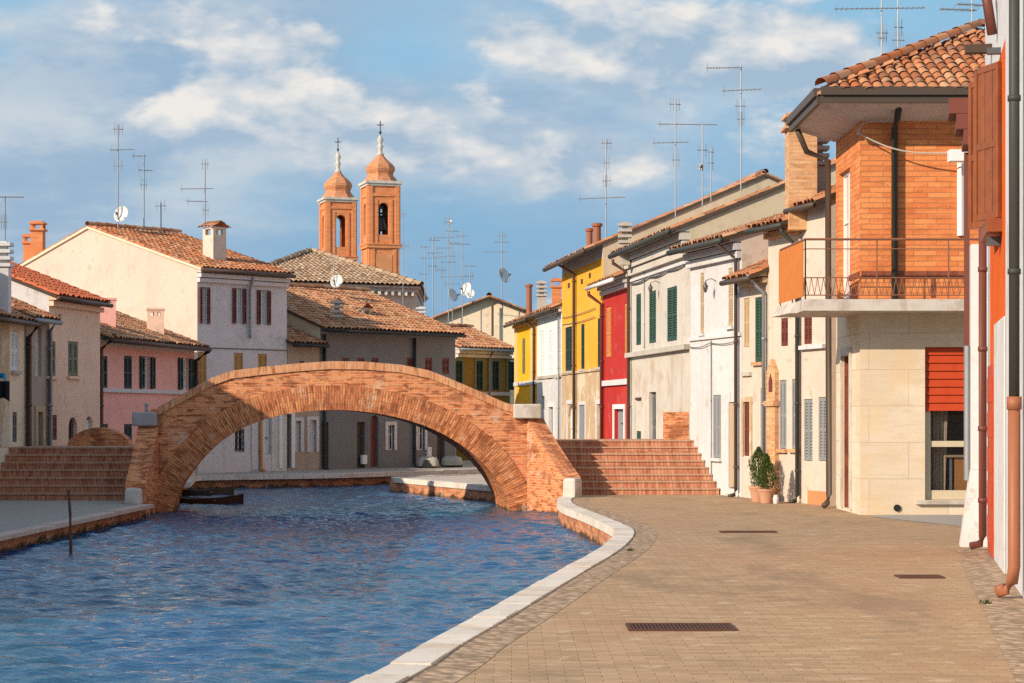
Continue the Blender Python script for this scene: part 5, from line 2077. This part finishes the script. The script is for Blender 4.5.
# ------------------------------------------------------------------ church: pyramid roof and two bell towers
def church():
    root = thing('church_nave', 'church body with weathered grey brown hipped roof and bracketed cornice below the towers', 'church', (-9, 93, 0))
    c = [V(gx(238, 86), 86, 0), V(gx(416, 90), 90, 0), V(gx(416, 90) - .2, 101, 0), V(gx(238, 86) - .6, 100, 0)]
    ze = gz(287, 90)
    za = gz(250, 93)
    ap = V(gx(311, 94), 94, za)
    m = MB()
    for i in range(4):
        a, b = c[i], c[(i + 1) % 4]
        m.poly([(a.x, a.y, -.3), (b.x, b.y, -.3), (b.x, b.y, ze - .25), (a.x, a.y, ze - .25)])
    m.build('wall', 'gable_plaster', root)
    m = MB()
    mid = sum((Vector(p) for p in c), V(0, 0, 0)) / 4
    for k, (z0, z1, e) in enumerate(((ze - .25, ze - .08, .12), (ze - .078, ze + .02, .3))):
        q = [p + (p - mid).normalized() * e for p in c]
        m.hexa([(p.x, p.y, z0) for p in q] + [(p.x, p.y, z1) for p in q])
    a, b = c[0], c[1]
    for k in range(26):
        p = a.lerp(b, (k + .5) / 26)
        m.box((p.x, p.y - .16, ze - .34), (.13, .26, .16))
    m.build('cornice', 'white_stone', root)
    t = MB()
    bd = MB()
    for i in range(4):
        a, b = c[i] + (c[i] - mid).normalized() * .4, c[(i + 1) % 4] + (c[(i + 1) % 4] - mid).normalized() * .4
        a, b = V(a.x, a.y, ze + .03), V(b.x, b.y, ze + .03)
        bd.poly([a + V(0, 0, -.02), b + V(0, 0, -.02), ap + V(0, 0, -.02)])
        E = (b - a).normalized()
        foot = a + E * (ap - a).dot(E)
        Sd = ap - foot
        H = Sd.length
        ea = (foot - a).length
        Lx = (b - a).length
        tiles(t, a, E, Sd, Lx, H, w=.23, ex=.36, keep=lambda e, s, ea=ea, H=H, Lx=Lx: ea * s / H - .1 < e < Lx - (Lx - ea) * s / H + .1)
        ridge_caps(t, a + V(0, 0, .06), ap + V(0, 0, .08), .14, .45)
    t.build('roof', 'weathered_tiles', root, smooth=True)
    bd.build('roof_boarding', 'dark_wood', root)


church()


def tower(label, px, d, ybase, ycorn, wpx, bell, y_dome_top, y_tip, open_y):
    root = thing('bell_tower', label, 'bell tower', (gx(px, d), d, 0), 'twin bell towers of the church')
    s = wpx / F * d / (math.cos(R(17)) + math.sin(R(17)))
    x = gx(px, d)
    th = R(17)
    zc = gz(ycorn, d)
    U, N = Vector((math.cos(th), math.sin(th))), Vector((-math.sin(th), math.cos(th)))
    cen = Vector((x, d))
    cs = [cen + U * sx * s / 2 + N * sy * s / 2 for sx, sy in ((-1, -1), (1, -1), (1, 1), (-1, 1))]
    zo0, zo1 = gz(open_y[1], d), gz(open_y[0], d)
    mw = MB()
    pil = MB()
    core = cen
    for i in range(4):
        a, b = cs[i], cs[(i + 1) % 4]
        outv = (a + b) / 2 - cen
        f = Fac(a, b, face=tuple(outv))
        L = f.L
        hole = [L * .33, L * .67, zo0, zo1]
        wall_grid(mw, f, 0, L, -.3, zc, [hole], s * .22)
        arch_fill(mw, f, hole[0], hole[1], zo1 - L * .17, zo1, s * .22)
        e = .002
        z_lo = zo0 - (zo1 - zo0) * .28
        for u0, u1 in ((.0 + e, L * .13), (L * .87, L - e)):
            pil.fbox(f, u0, u1, z_lo, zc - .05, -.05, .10)
        for u0, u1 in ((L * .22, L * .30), (L * .70, L * .78)):
            pil.fbox(f, u0, u1, z_lo, zo1 + .25, -.05, .06)
        pil.fbox(f, .14 * L, .86 * L, zo1 + .5, zo1 + .75, -.05, .08)
        # string courses below the bell stage
        pil.fbox(f, -.12, L + .12, z_lo - .35, z_lo - .12, -.05, .16)
        pil.fbox(f, -.06, L + .06, z_lo - .1, z_lo - .003, -.05, .22)
        pil.fbox(f, .1 * L, .2 * L, -.2, z_lo - .4, -.05, .08)
        pil.fbox(f, .8 * L, .9 * L, -.2, z_lo - .4, -.05, .08)
    f = Fac(cs[0], cs[1], face=(0, -1))
    rp = MB()
    rp.fbox(f, f.L * .24, f.L * .76, zo0 - (zo1 - zo0) * 1.6, zo0 - (zo1 - zo0) * .62, -.05, .05)
    rp.build('relief_panel', 'faded_orange_plaster', root)
    mw.build('wall', 'tower_brick', root)
    pil.build('pilasters', 'tower_brick', root)
    # white stone cornice
    m = MB()
    for z0, z1, k in ((zc - .04, zc + .15, 1.10), (zc + .152, zc + .36, 1.19)):
        q = [cen + (p - cen) * k for p in cs]
        m.hexa([(p.x, p.y, z0) for p in q] + [(p.x, p.y, z1) for p in q])
    m.build('cornice', 'white_stone', root)
    # onion dome
    zt = gz(y_dome_top, d)
    H = zt - zc - .36
    m = MB()
    prof = [(.54, 0), (.52, .05), (.45, .16), (.39, .25), (.385, .31), (.42, .38), (.445, .46), (.435, .55), (.375, .65), (.28, .75), (.19, .85), (.125, .94), (.09, 1.0)]
    m.lathe((x, d, zc + .36), [(r * s * 1.08, z * H) for r, z in prof], 8, th + math.pi / 8)
    m.build('dome', 'tower_dome', root)
    m = MB()
    Hs = gz(y_tip + (y_dome_top - y_tip) * .40, d) - zt
    m.lathe((x, d, zt - .05), [(.30, 0), (.30, .08 * Hs), (.17, .14 * Hs), (.19, .35 * Hs), (.27, .45 * Hs), (.16, .52 * Hs), (.14, .62 * Hs), (.26, .74 * Hs), (.2, .85 * Hs), (.08, 1.0 * Hs)], 12)
    m.build('pinnacle', 'white_stone', root, smooth=True)
    zp, ztip = zt - .05 + Hs, gz(y_tip, d)
    m = MB()
    m.tube([(x, d, zp - .1), (x, d, ztip)], .045, 6)
    m.lathe((x, d, zp + .1), [(.02, 0), (.13, .12), (.02, .25)], 8)
    zc2 = zp + (ztip - zp) * .72
    m.tube([(x - .28, d, zc2), (x + .28, d, zc2)], .04, 6)
    m.build('cross', 'black_iron', root)
    if bell:
        m = MB()
        zm = (zo0 + zo1) / 2
        m.lathe((x, d, zm - .9), [(.62, 0), (.52, .2), (.40, .6), (.34, 1.0), (.2, 1.25), (.05, 1.3)], 14)
        m.tube([tuple(cen - U * s * .42) + (zm + .55,), tuple(cen + U * s * .42) + (zm + .55,)], .09, 6)
        m.lathe((x - .1, d - .25, zm + .9), [(.4, 0), (.3, .35), (.2, .7), (.05, .8)], 12)
        m.build('bell', 'bell_bronze', root, smooth=True)
        # a dark bell-chamber frame behind the bells
        m = MB()
        for k in (-1, 0, 1):
            p = cen + U * k * s * .12 + N * s * .1
            m.box((p.x, p.y, zm), (.12, .12, zo1 - zo0), th)
        for z in (zm - .8, zm + .1, zm + 1.0):
            m.box((x, d + s * .1, z), (s * .5, .12, .12), th)
        m.build('bell_frame', 'black_iron', root)


brick('tower_dome', (0.56, 0.20, 0.085), (0.66, 0.29, 0.14), (0.5, 0.27, 0.16), bw=0.4, bh=0.25, ms=0.02, dark=0.4)
tower('right bell tower, taller of the twin orange brick towers, with dark bells in its arch', 380.3, 165.0, 275, 187, 39, True, 155, 121, (204, 236))
tower('left bell tower, shorter of the twin orange brick towers, with sky showing through its arch', 338, 178.0, 260, 203, 37.5, False, 172, 138, (216, 248))


# ------------------------------------------------------------------ antennas and dishes
def antenna(label, px, d, y0, y1, booms, dish=None, mat='galvanised', r=.022, lean=0.0):
    """booms: (row, left column, right column, elements, kind)"""
    root = thing('tv_antenna', label, 'antenna', at(px, y1, d), 'rooftop antennas')
    m = MB()
    r = min(r, .00034 * d)
    m.tube([at(px, y1 + 12, d), at(px + lean, y0, d)], r, 6)
    m.build('mast', mat, root)
    for (y, xa, xb, n, kind) in booms:
        m = MB()
        a, b = at(xa, y, d), at(xb, y, d)
        yaw = rnd.uniform(-.4, .4)
        b = b + V(0, (b.x - a.x) * yaw, 0)
        m.tube([a, b], .012, 5)
        D = (b - a).normalized()
        for k in range(n):
            p = a.lerp(b, (k + .5) / n)
            ln = (.10 + .10 * rnd.random()) if kind == 'y' else .30
            if kind == 'v':
                m.tube([p - V(0, 0, ln * .6), p + V(0, 0, ln * .6)], .006, 4)
            else:
                sd = V(-D.y, D.x, 0) * ln
                m.tube([p - sd, p + sd], .006, 4)
                if k == 0:
                    m.tube([p - V(0, 0, .12), p + V(0, 0, .12)], .006, 4)
        m.build('boom', mat, root)
    if dish:
        make_dish(root, *dish, d=d)
    return root


def make_dish(parent, px, y, rpx, yaw, d):
    rr = rpx / F * d
    c = at(px, y, d)
    D = V(math.sin(yaw), -math.cos(yaw), .35).normalized()
    s = D.cross(V(0, 0, 1)).normalized()
    w = s.cross(D)
    m = MB()
    rings = []
    for r_, dep in ((.02, -.28), (.35, -.25), (.65, -.16), (.87, -.06), (1.0, .02), (1.0, -.01), (.6, -.22), (.02, -.34)):
        i = len(m.v)
        for j in range(18):
            th = 2 * math.pi * j / 18
            m.v.append(tuple(c + s * (rr * r_ * math.cos(th)) + w * (rr * r_ * 1.08 * math.sin(th)) + D * (dep * rr)))
        rings.append(i)
    for a, b in zip(rings, rings[1:]):
        for j in range(18):
            m.f.append((a + j, a + (j + 1) % 18, b + (j + 1) % 18, b + j))
            m.uv.append(None)
    o = m.build('dish', 'dish_white', parent, smooth=True)
    m = MB()
    tip = c + D * rr * 1.0 - w * rr * .35
    m.tube([c - w * rr * 1.0, tip], .012, 5)
    m.tube([tip - D * .05, tip + D * .06], .035, 6)
    m.build('feed_arm', 'dark_steel', o)


antenna('tall antenna with a white dish on the cream gabled house', 118, 62.5, 125, 234, [(129, 113, 123, 4, 'v'), (150, 110, 135, 7, 'y'), (166, 113, 124, 3, 'v')], (121, 214, 8, -.35))
antenna('shorter antenna with two combs right of the dish antenna', 144, 63.0, 154, 236, [(156, 132, 146, 5, 'y'), (170, 138, 152, 6, 'y'), (185, 140, 148, 3, 'v')])
antenna('low antenna with a grey feed box near the tiled ridge', 161, 63.5, 203, 240, [(206, 155, 167, 3, 'v'), (232, 152, 178, 6, 'y')])
antenna('antenna behind the cream hooded chimney', 205, 61.5, 161, 250, [(164, 201, 209, 3, 'v'), (189, 180, 214, 8, 'y'), (201, 186, 207, 5, 'y'), (210, 202, 209, 3, 'v')])
antenna('antenna at the far left edge above the slatted chimney', 5, 48, 196, 255, [(197, -3, 24, 9, 'y'), (222, 0, 8, 3, 'v')])
antenna('mast with white dish in front of the weathered church roof', 334, 67, 228, 315, [], (336.5, 281, 6.5, -.3), r=.012)
antenna('faint antenna right of the taller bell tower', 403, 84, 211, 300, [(214, 400, 406, 3, 'v'), (246, 397, 410, 4, 'v')], r=.015)
antenna('leftmost antenna of the crowded cluster beyond the bridge', 433, 82, 236, 312, [(240, 428, 440, 4, 'y'), (253, 427, 442, 6, 'y'), (266, 428, 437, 3, 'v')])
antenna('tallest antenna of the crowded cluster, with two dishes at its foot', 448.5, 83, 214, 318, [(222, 444, 453, 4, 'v'), (238, 430, 455, 9, 'y'), (248, 436, 452, 6, 'y'), (262, 440, 456, 5, 'y')], (453, 295, 6.5, .9))
antenna('antenna with comb booms right of the tallest one in the cluster', 462.5, 84, 231, 315, [(236, 456, 468, 5, 'y'), (244, 450, 470, 7, 'y'), (277, 440, 466, 7, 'y')], (466, 289, 6.5, -.7))
antenna('thin antenna between the cluster and the beige gable', 441, 88, 250, 318, [(257, 435, 446, 4, 'y'), (270, 436, 447, 4, 'v')], r=.014)
antenna('antenna with two long low combs at the left of the crowded cluster', 425, 86, 244, 310, [(247, 420, 431, 4, 'y'), (258, 421, 436, 6, 'y'), (274, 419, 429, 4, 'y')], r=.018)
antenna('antenna with a small white box near its top in the crowded cluster', 452.5, 85, 226, 316, [(231, 446, 459, 5, 'y'), (243, 447, 461, 6, 'y'), (256, 445, 455, 4, 'v'), (284, 444, 460, 6, 'y')], (450, 222, 2.2, -.3), r=.018)
antenna('low antenna with a dish at the right of the crowded cluster', 470, 87, 262, 318, [(266, 464, 477, 4, 'y'), (276, 465, 474, 4, 'v')], (470.5, 294, 4.5, -.5), r=.016)
antenna('antenna with a grey dish above the beige far gable', 502, 86, 234, 306, [(236, 498, 507, 3, 'v'), (252, 484, 509, 6, 'y'), (242, 494, 510, 4, 'y')], (504, 275, 7.5, .8))
antenna('antenna with long low boom over the yellow house', 606, 60, 139, 245, [(143, 601, 612, 4, 'v'), (199, 578, 624, 11, 'y'), (163, 603, 610, 3, 'v'), (181, 602, 611, 4, 'v')])
antenna('tall antenna with a long boom above the beige house roof', 675.5, 55, 99, 205, [(104, 669, 681, 4, 'v'), (124, 658, 718, 14, 'y'), (143, 652, 688, 8, 'y'), (160, 672, 680, 3, 'v')])
antenna('short antenna with a small white disc below the longest boom', 702.5, 54, 124, 195, [(150, 697, 708, 3, 'v')], (700, 167, 3.5, .3))
antenna('shortest thin antenna beside the disc antenna', 711, 53, 147, 190, [(152, 708, 714, 3, 'v'), (163, 708, 714, 3, 'v')], r=.014)
antenna('tallest antenna on the right row with combs at its top', 741, 50, 64, 180, [(68, 706, 742, 12, 'y'), (91, 722, 760, 9, 'y'), (106, 735, 746, 3, 'v'), (119, 737, 745, 4, 'v')])
antenna('antenna with the widest boom behind the corner house roof', 881.5, 42, -8, 70, [(9, 834, 924, 18, 'y'), (33, 876, 888, 4, 'v'), (38, 878, 886, 3, 'v')])
antenna('antenna mast right beside the widest boom, behind the corner roof', 898, 43, -8, 65, [(27, 894, 904, 3, 'v'), (40, 892, 905, 4, 'v')])
antenna('antenna with pale combs at the top right corner', 972, 40, -15, 55, [(4, 957, 985, 10, 'y'), (9, 940, 978, 12, 'y'), (33, 938, 968, 8, 'y')])


# ------------------------------------------------------------------ small things
def pole():
    p0, p1 = at(71.5, 560, 29.6), at(68.5, 490, 30.2)
    m = MB()
    m.tube([p0 + V(0, 0, -.3), p0.lerp(p1, .3), p0.lerp(p1, .65) + V(.01, 0, 0), p1], [.026, .024, .022, .02], 8)
    o = m.build('mooring_pole', 'rust', None)
    tag(o, 'thin rusty mooring pole leaning in the water by the left bank', 'pole')


pole()


def potted(label, px, d, s, seed):
    r = random.Random(seed)
    root = thing('potted_conifer', label, 'potted plant', (gx(px, d), d, 0), 'potted conifers by the cream house')
    x = gx(px, d)
    m = MB()
    k = s
    m.lathe((x, d, .003), [(.13 * k, 0), (.17 * k, .2 * k), (.19 * k, .27 * k), (.205 * k, .275 * k), (.205 * k, .32 * k), (.17 * k, .32 * k), (.16 * k, .27 * k)], 18)
    m.build('pot', 'terracotta_pot', root, smooth=False)
    m = MB()
    m.tube([(x, d, .25 * k), (x, d, .9 * k)], [.02, .008], 6)
    m.build('stem', 'dark_wood', root)
    m = MB()
    H = .78 * k
    for i in range(2000):
        t = r.random() ** .8
        rad = .185 * k * (math.sin(math.pi * min(1, (t * .86 + .14)) ** .85) ** .75) * (1 + .16 * math.sin(7 * t + 3 * seed)) * (1 + .22 * math.sin(2.6 * seed + 9 * t + 3 * math.floor(i % 5)))
        th = r.uniform(0, 6.283)
        q = rad * (r.random() ** .35)
        p = V(x + q * math.cos(th), d + q * math.sin(th), .31 * k + t * H)
        dr = V(math.cos(th) * .5, math.sin(th) * .5, 1.0 + r.uniform(-.4, .5)).normalized()
        sd = dr.cross(V(r.uniform(-1, 1), r.uniform(-1, 1), .2)).normalized()
        ln, w = r.uniform(.03, .065), r.uniform(.006, .012)
        m.poly([p - sd * w, p + sd * w, p + dr * ln])
    m.build('foliage', 'conifer_green', root)


potted('taller dark conifer in a terracotta pot, left of the pair', 758.5, 39.1, .96, 1)
potted('smaller rounder conifer in a terracotta pot, right of the pair', 766.5, 38.5, .85, 2)
m = MB()
m.lathe((gx(776, 38.3), 38.3, .003), [(.05, 0), (.06, .08), (.045, .16), (.02, .17)], 10)
tag(m.build('jug', 'white_plaster', None), 'small white jug on the pavement beside the potted conifers', 'jug')


def weed(label, px, py, s_, seed):
    r = random.Random(seed)
    p0 = V(gx(px, 3400 / (py - HY)), 3400 / (py - HY), 0)
    m = MB()
    for k in range(34):
        a, l = r.uniform(0, 6.28), r.uniform(.3, 1) * s_
        b = p0 + V(r.uniform(-1, 1) * s_ * .7, r.uniform(-1, 1) * s_ * .7, .004)
        d = V(math.cos(a) * .6, math.sin(a) * .6, r.uniform(.4, 1)).normalized()
        sd = V(-math.sin(a), math.cos(a), 0) * l * .13
        m.poly([b - sd, b + sd, b + d * l * .6 + sd * .8, b + d * l, b + d * l * .6 - sd * .8])
    tag(m.build('weed_tuft', 'conifer_green', None), label, 'weed')


weed('small weed tuft at the bend of the cobble strip beside the kerb', 630, 551, .055, 3)
weed('small weed tuft among the cobbles by the terracotta drainpipe foot', 985, 604, .06, 5)


def grate(label, x0, x1, yc, hpx, bars):
    d0, d1 = 3400 / (yc + hpx / 2 - HY), 3400 / (yc - hpx / 2 - HY)
    dm = (d0 + d1) / 2
    xa, xb = gx(x0, dm), gx(x1, dm)
    root = thing('drain_grate', label, 'drain grate', ((xa + xb) / 2, dm, 0), 'drain grates in the pavement')
    m = MB()
    z0, z1 = .002, .016
    fr = .03
    for q in ((xa, xb, d0, d0 + fr), (xa, xb, d1 - fr, d1), (xa, xa + fr, d0 + fr, d1 - fr), (xb - fr, xb, d0 + fr, d1 - fr)):
        m.box(((q[0] + q[1]) / 2, (q[2] + q[3]) / 2, (z0 + z1) / 2), (q[1] - q[0], q[3] - q[2], z1 - z0))
    for k in range(bars):
        x = xa + fr + (xb - xa - 2 * fr) * (k + .5) / bars
        m.box((x, dm, .009), ((xb - xa) / bars * .45, d1 - d0 - 2 * fr, .01))
    m.build('frame', 'rust', root)
    m = MB()
    m.poly([(xa, d0, .005), (xb, d0, .005), (xb, d1, .005), (xa, d1, .005)])
    m.build('sump', 'rubber', root)


grate('long dark drain grate in the middle of the brick pavement', 627, 734, 628, 6.5, 26)
grate('short drain grate near the foot of the maroon drainpipe', 897, 942, 577.3, 2.6, 14)
grate('narrow slot drain before the cream houses', 720, 776, 532.3, 1.2, 10)


def boat(label, px, d, L, w, rz, mat, group):
    root = thing('rowing_boat', label, 'boat', (gx(px, d), d, Q), group)
    cx = gx(px, d)
    cs, sn = math.cos(rz), math.sin(rz)
    m = MB()
    st = []
    N = 12
    for k in range(N + 1):
        t = k / N
        b = w / 2 * (math.sin(math.pi * min(1, .12 + .88 * t)) ** .6 if t < 1 else .02)
        b = w / 2 * max(.03, (1 - abs(2 * t - .9) ** 2.4))
        sh = .13 + .12 * (2 * t - 1) ** 2
        ring = []
        for yy, zz in ((-1, sh), (-.82, -.06), (-.45, -.14), (0, -.16), (.45, -.14), (.82, -.06), (1, sh), (.88, sh), (.7, .0), (0, -.05), (-.7, .0), (-.88, sh)):
            X, Y = (t - .5) * L, yy * b
            ring.append((cx + X * cs - Y * sn, d + X * sn + Y * cs, Q + zz))
        i = len(m.v)
        m.v += ring
        st.append(i)
    for a, b in zip(st, st[1:]):
        for j in range(12):
            m.f.append((a + j, a + (j + 1) % 12, b + (j + 1) % 12, b + j))
            m.uv.append(None)
    m.f.append(tuple(st[0] + j for j in range(12)))
    m.f.append(tuple(st[-1] + j for j in range(12)))
    m.uv += [None, None]
    m.build('hull', mat, root)
    for t in (-.22, .15):
        m = MB()
        m.box((cx + t * L * cs, d + t * L * sn, Q + .1), (.2, w * .8, .03), rz)
        m.build('bench', 'tan_paint', root)


boat('dark wooden rowing boat moored under the left of the arch, farther one', 197, 51.5, 1.9, .8, .15, 'dark_wood', 'boats under the bridge')
boat('low dark skiff with pale benches under the left of the arch, nearer one', 201, 46.5, 2.0, .75, -.06, 'rust', 'boats under the bridge')


def covered_boat(label, x0, x1, y0, d, dark):
    xa, xb, zt = gx(x0, d), gx(x1, d), gz(y0, d)
    xc, L, w = (xa + xb) / 2, xb - xa, .62
    root = thing('covered_boat', label, 'boat', (xc, d, 0), 'covered boats on the far quay')
    m = MB()
    N, K = 14, 10
    rows = []
    for k in range(N + 1):
        t_ = -1 + 2 * k / N
        s_ = max(.05, (1 - abs(t_) ** 5) ** .5)
        sag = 1 - .06 * math.sin(3 * k)
        i0 = len(m.v)
        for q in range(K + 1):
            th = math.pi * q / K
            m.v.append((xc + t_ * L / 2, d + w / 2 * s_ * math.cos(th) * (1 if k % 2 else .97), .06 + (zt - .06) * s_ * sag * math.sin(th) ** .55))
        rows.append(i0)
    for a, b in zip(rows, rows[1:]):
        for q in range(K):
            m.f.append((a + q, a + q + 1, b + q + 1, b + q))
            m.uv.append(None)
    m.build('cover', 'tarpaulin', root, smooth=True)
    m = MB()
    m.box((xc, d, .055), (L * .9, w * .8, .1), 0, .96)
    m.build('hull', 'dark_wood', root)
    if dark:  # black blocks stand in for the dark of the opening under the cover
        m = MB()
        x = gx(427, d)
        m.box((x, d - w / 2 - .01, .09), (.36, .06, .16), 0, .6)
        m.box((x - .02, d - w / 2 - .01, .22), (.14, .05, .1))
        m.build('dark_opening', 'rubber', root)


plaster('tarpaulin', (0.40, 0.39, 0.33), 0.1, (0.3, 0.28, 0.24), 0.4)
covered_boat('pale covered boat with a dark opening beneath on the far quay, left of two', 416.5, 439.5, 456.5, 64.3, True)
covered_boat('smooth grey green covered boat on the far quay, right of two', 440.5, 463.5, 456, 65.4, False)


def laundry():
    f = Fac((-11.15, 41.6), (-10.93, 44.85), face=(1, -.1))
    for label, x0, x1, y0, y1, mat, cat in (('blue cloth pegged at the left edge above the black garment', -3, 5, 373, 382, 'blue_cloth', 'cloth'),
                                            ('black garment hanging at the left edge of the cream house', -4, 9, 381, 402, 'black_cloth', 'garment')):
        d = 42.5
        m = MB()
        N = 8
        for k in range(N):
            ta, tb = k / N, (k + 1) / N
            xa, xb = gx(x0 + (x1 - x0) * ta, d), gx(x0 + (x1 - x0) * tb, d)
            za, zb = gz(y1 - 4 * math.sin(3 * ta), d), gz(y1 - 4 * math.sin(3 * tb), d)
            ya, yb = d + .05 * math.sin(k * 1.7), d + .05 * math.sin((k + 1) * 1.7)
            top = gz(y0, d)
            m.hexa([(xa, ya, za), (xb, yb, zb), (xb, yb + .02, zb), (xa, ya + .02, za), (xa, ya, top), (xb, yb, top), (xb, yb + .02, top), (xa, ya + .02, top)])
        tag(m.build('garment' if cat == 'garment' else 'cloth', mat, None), label, cat)


laundry()
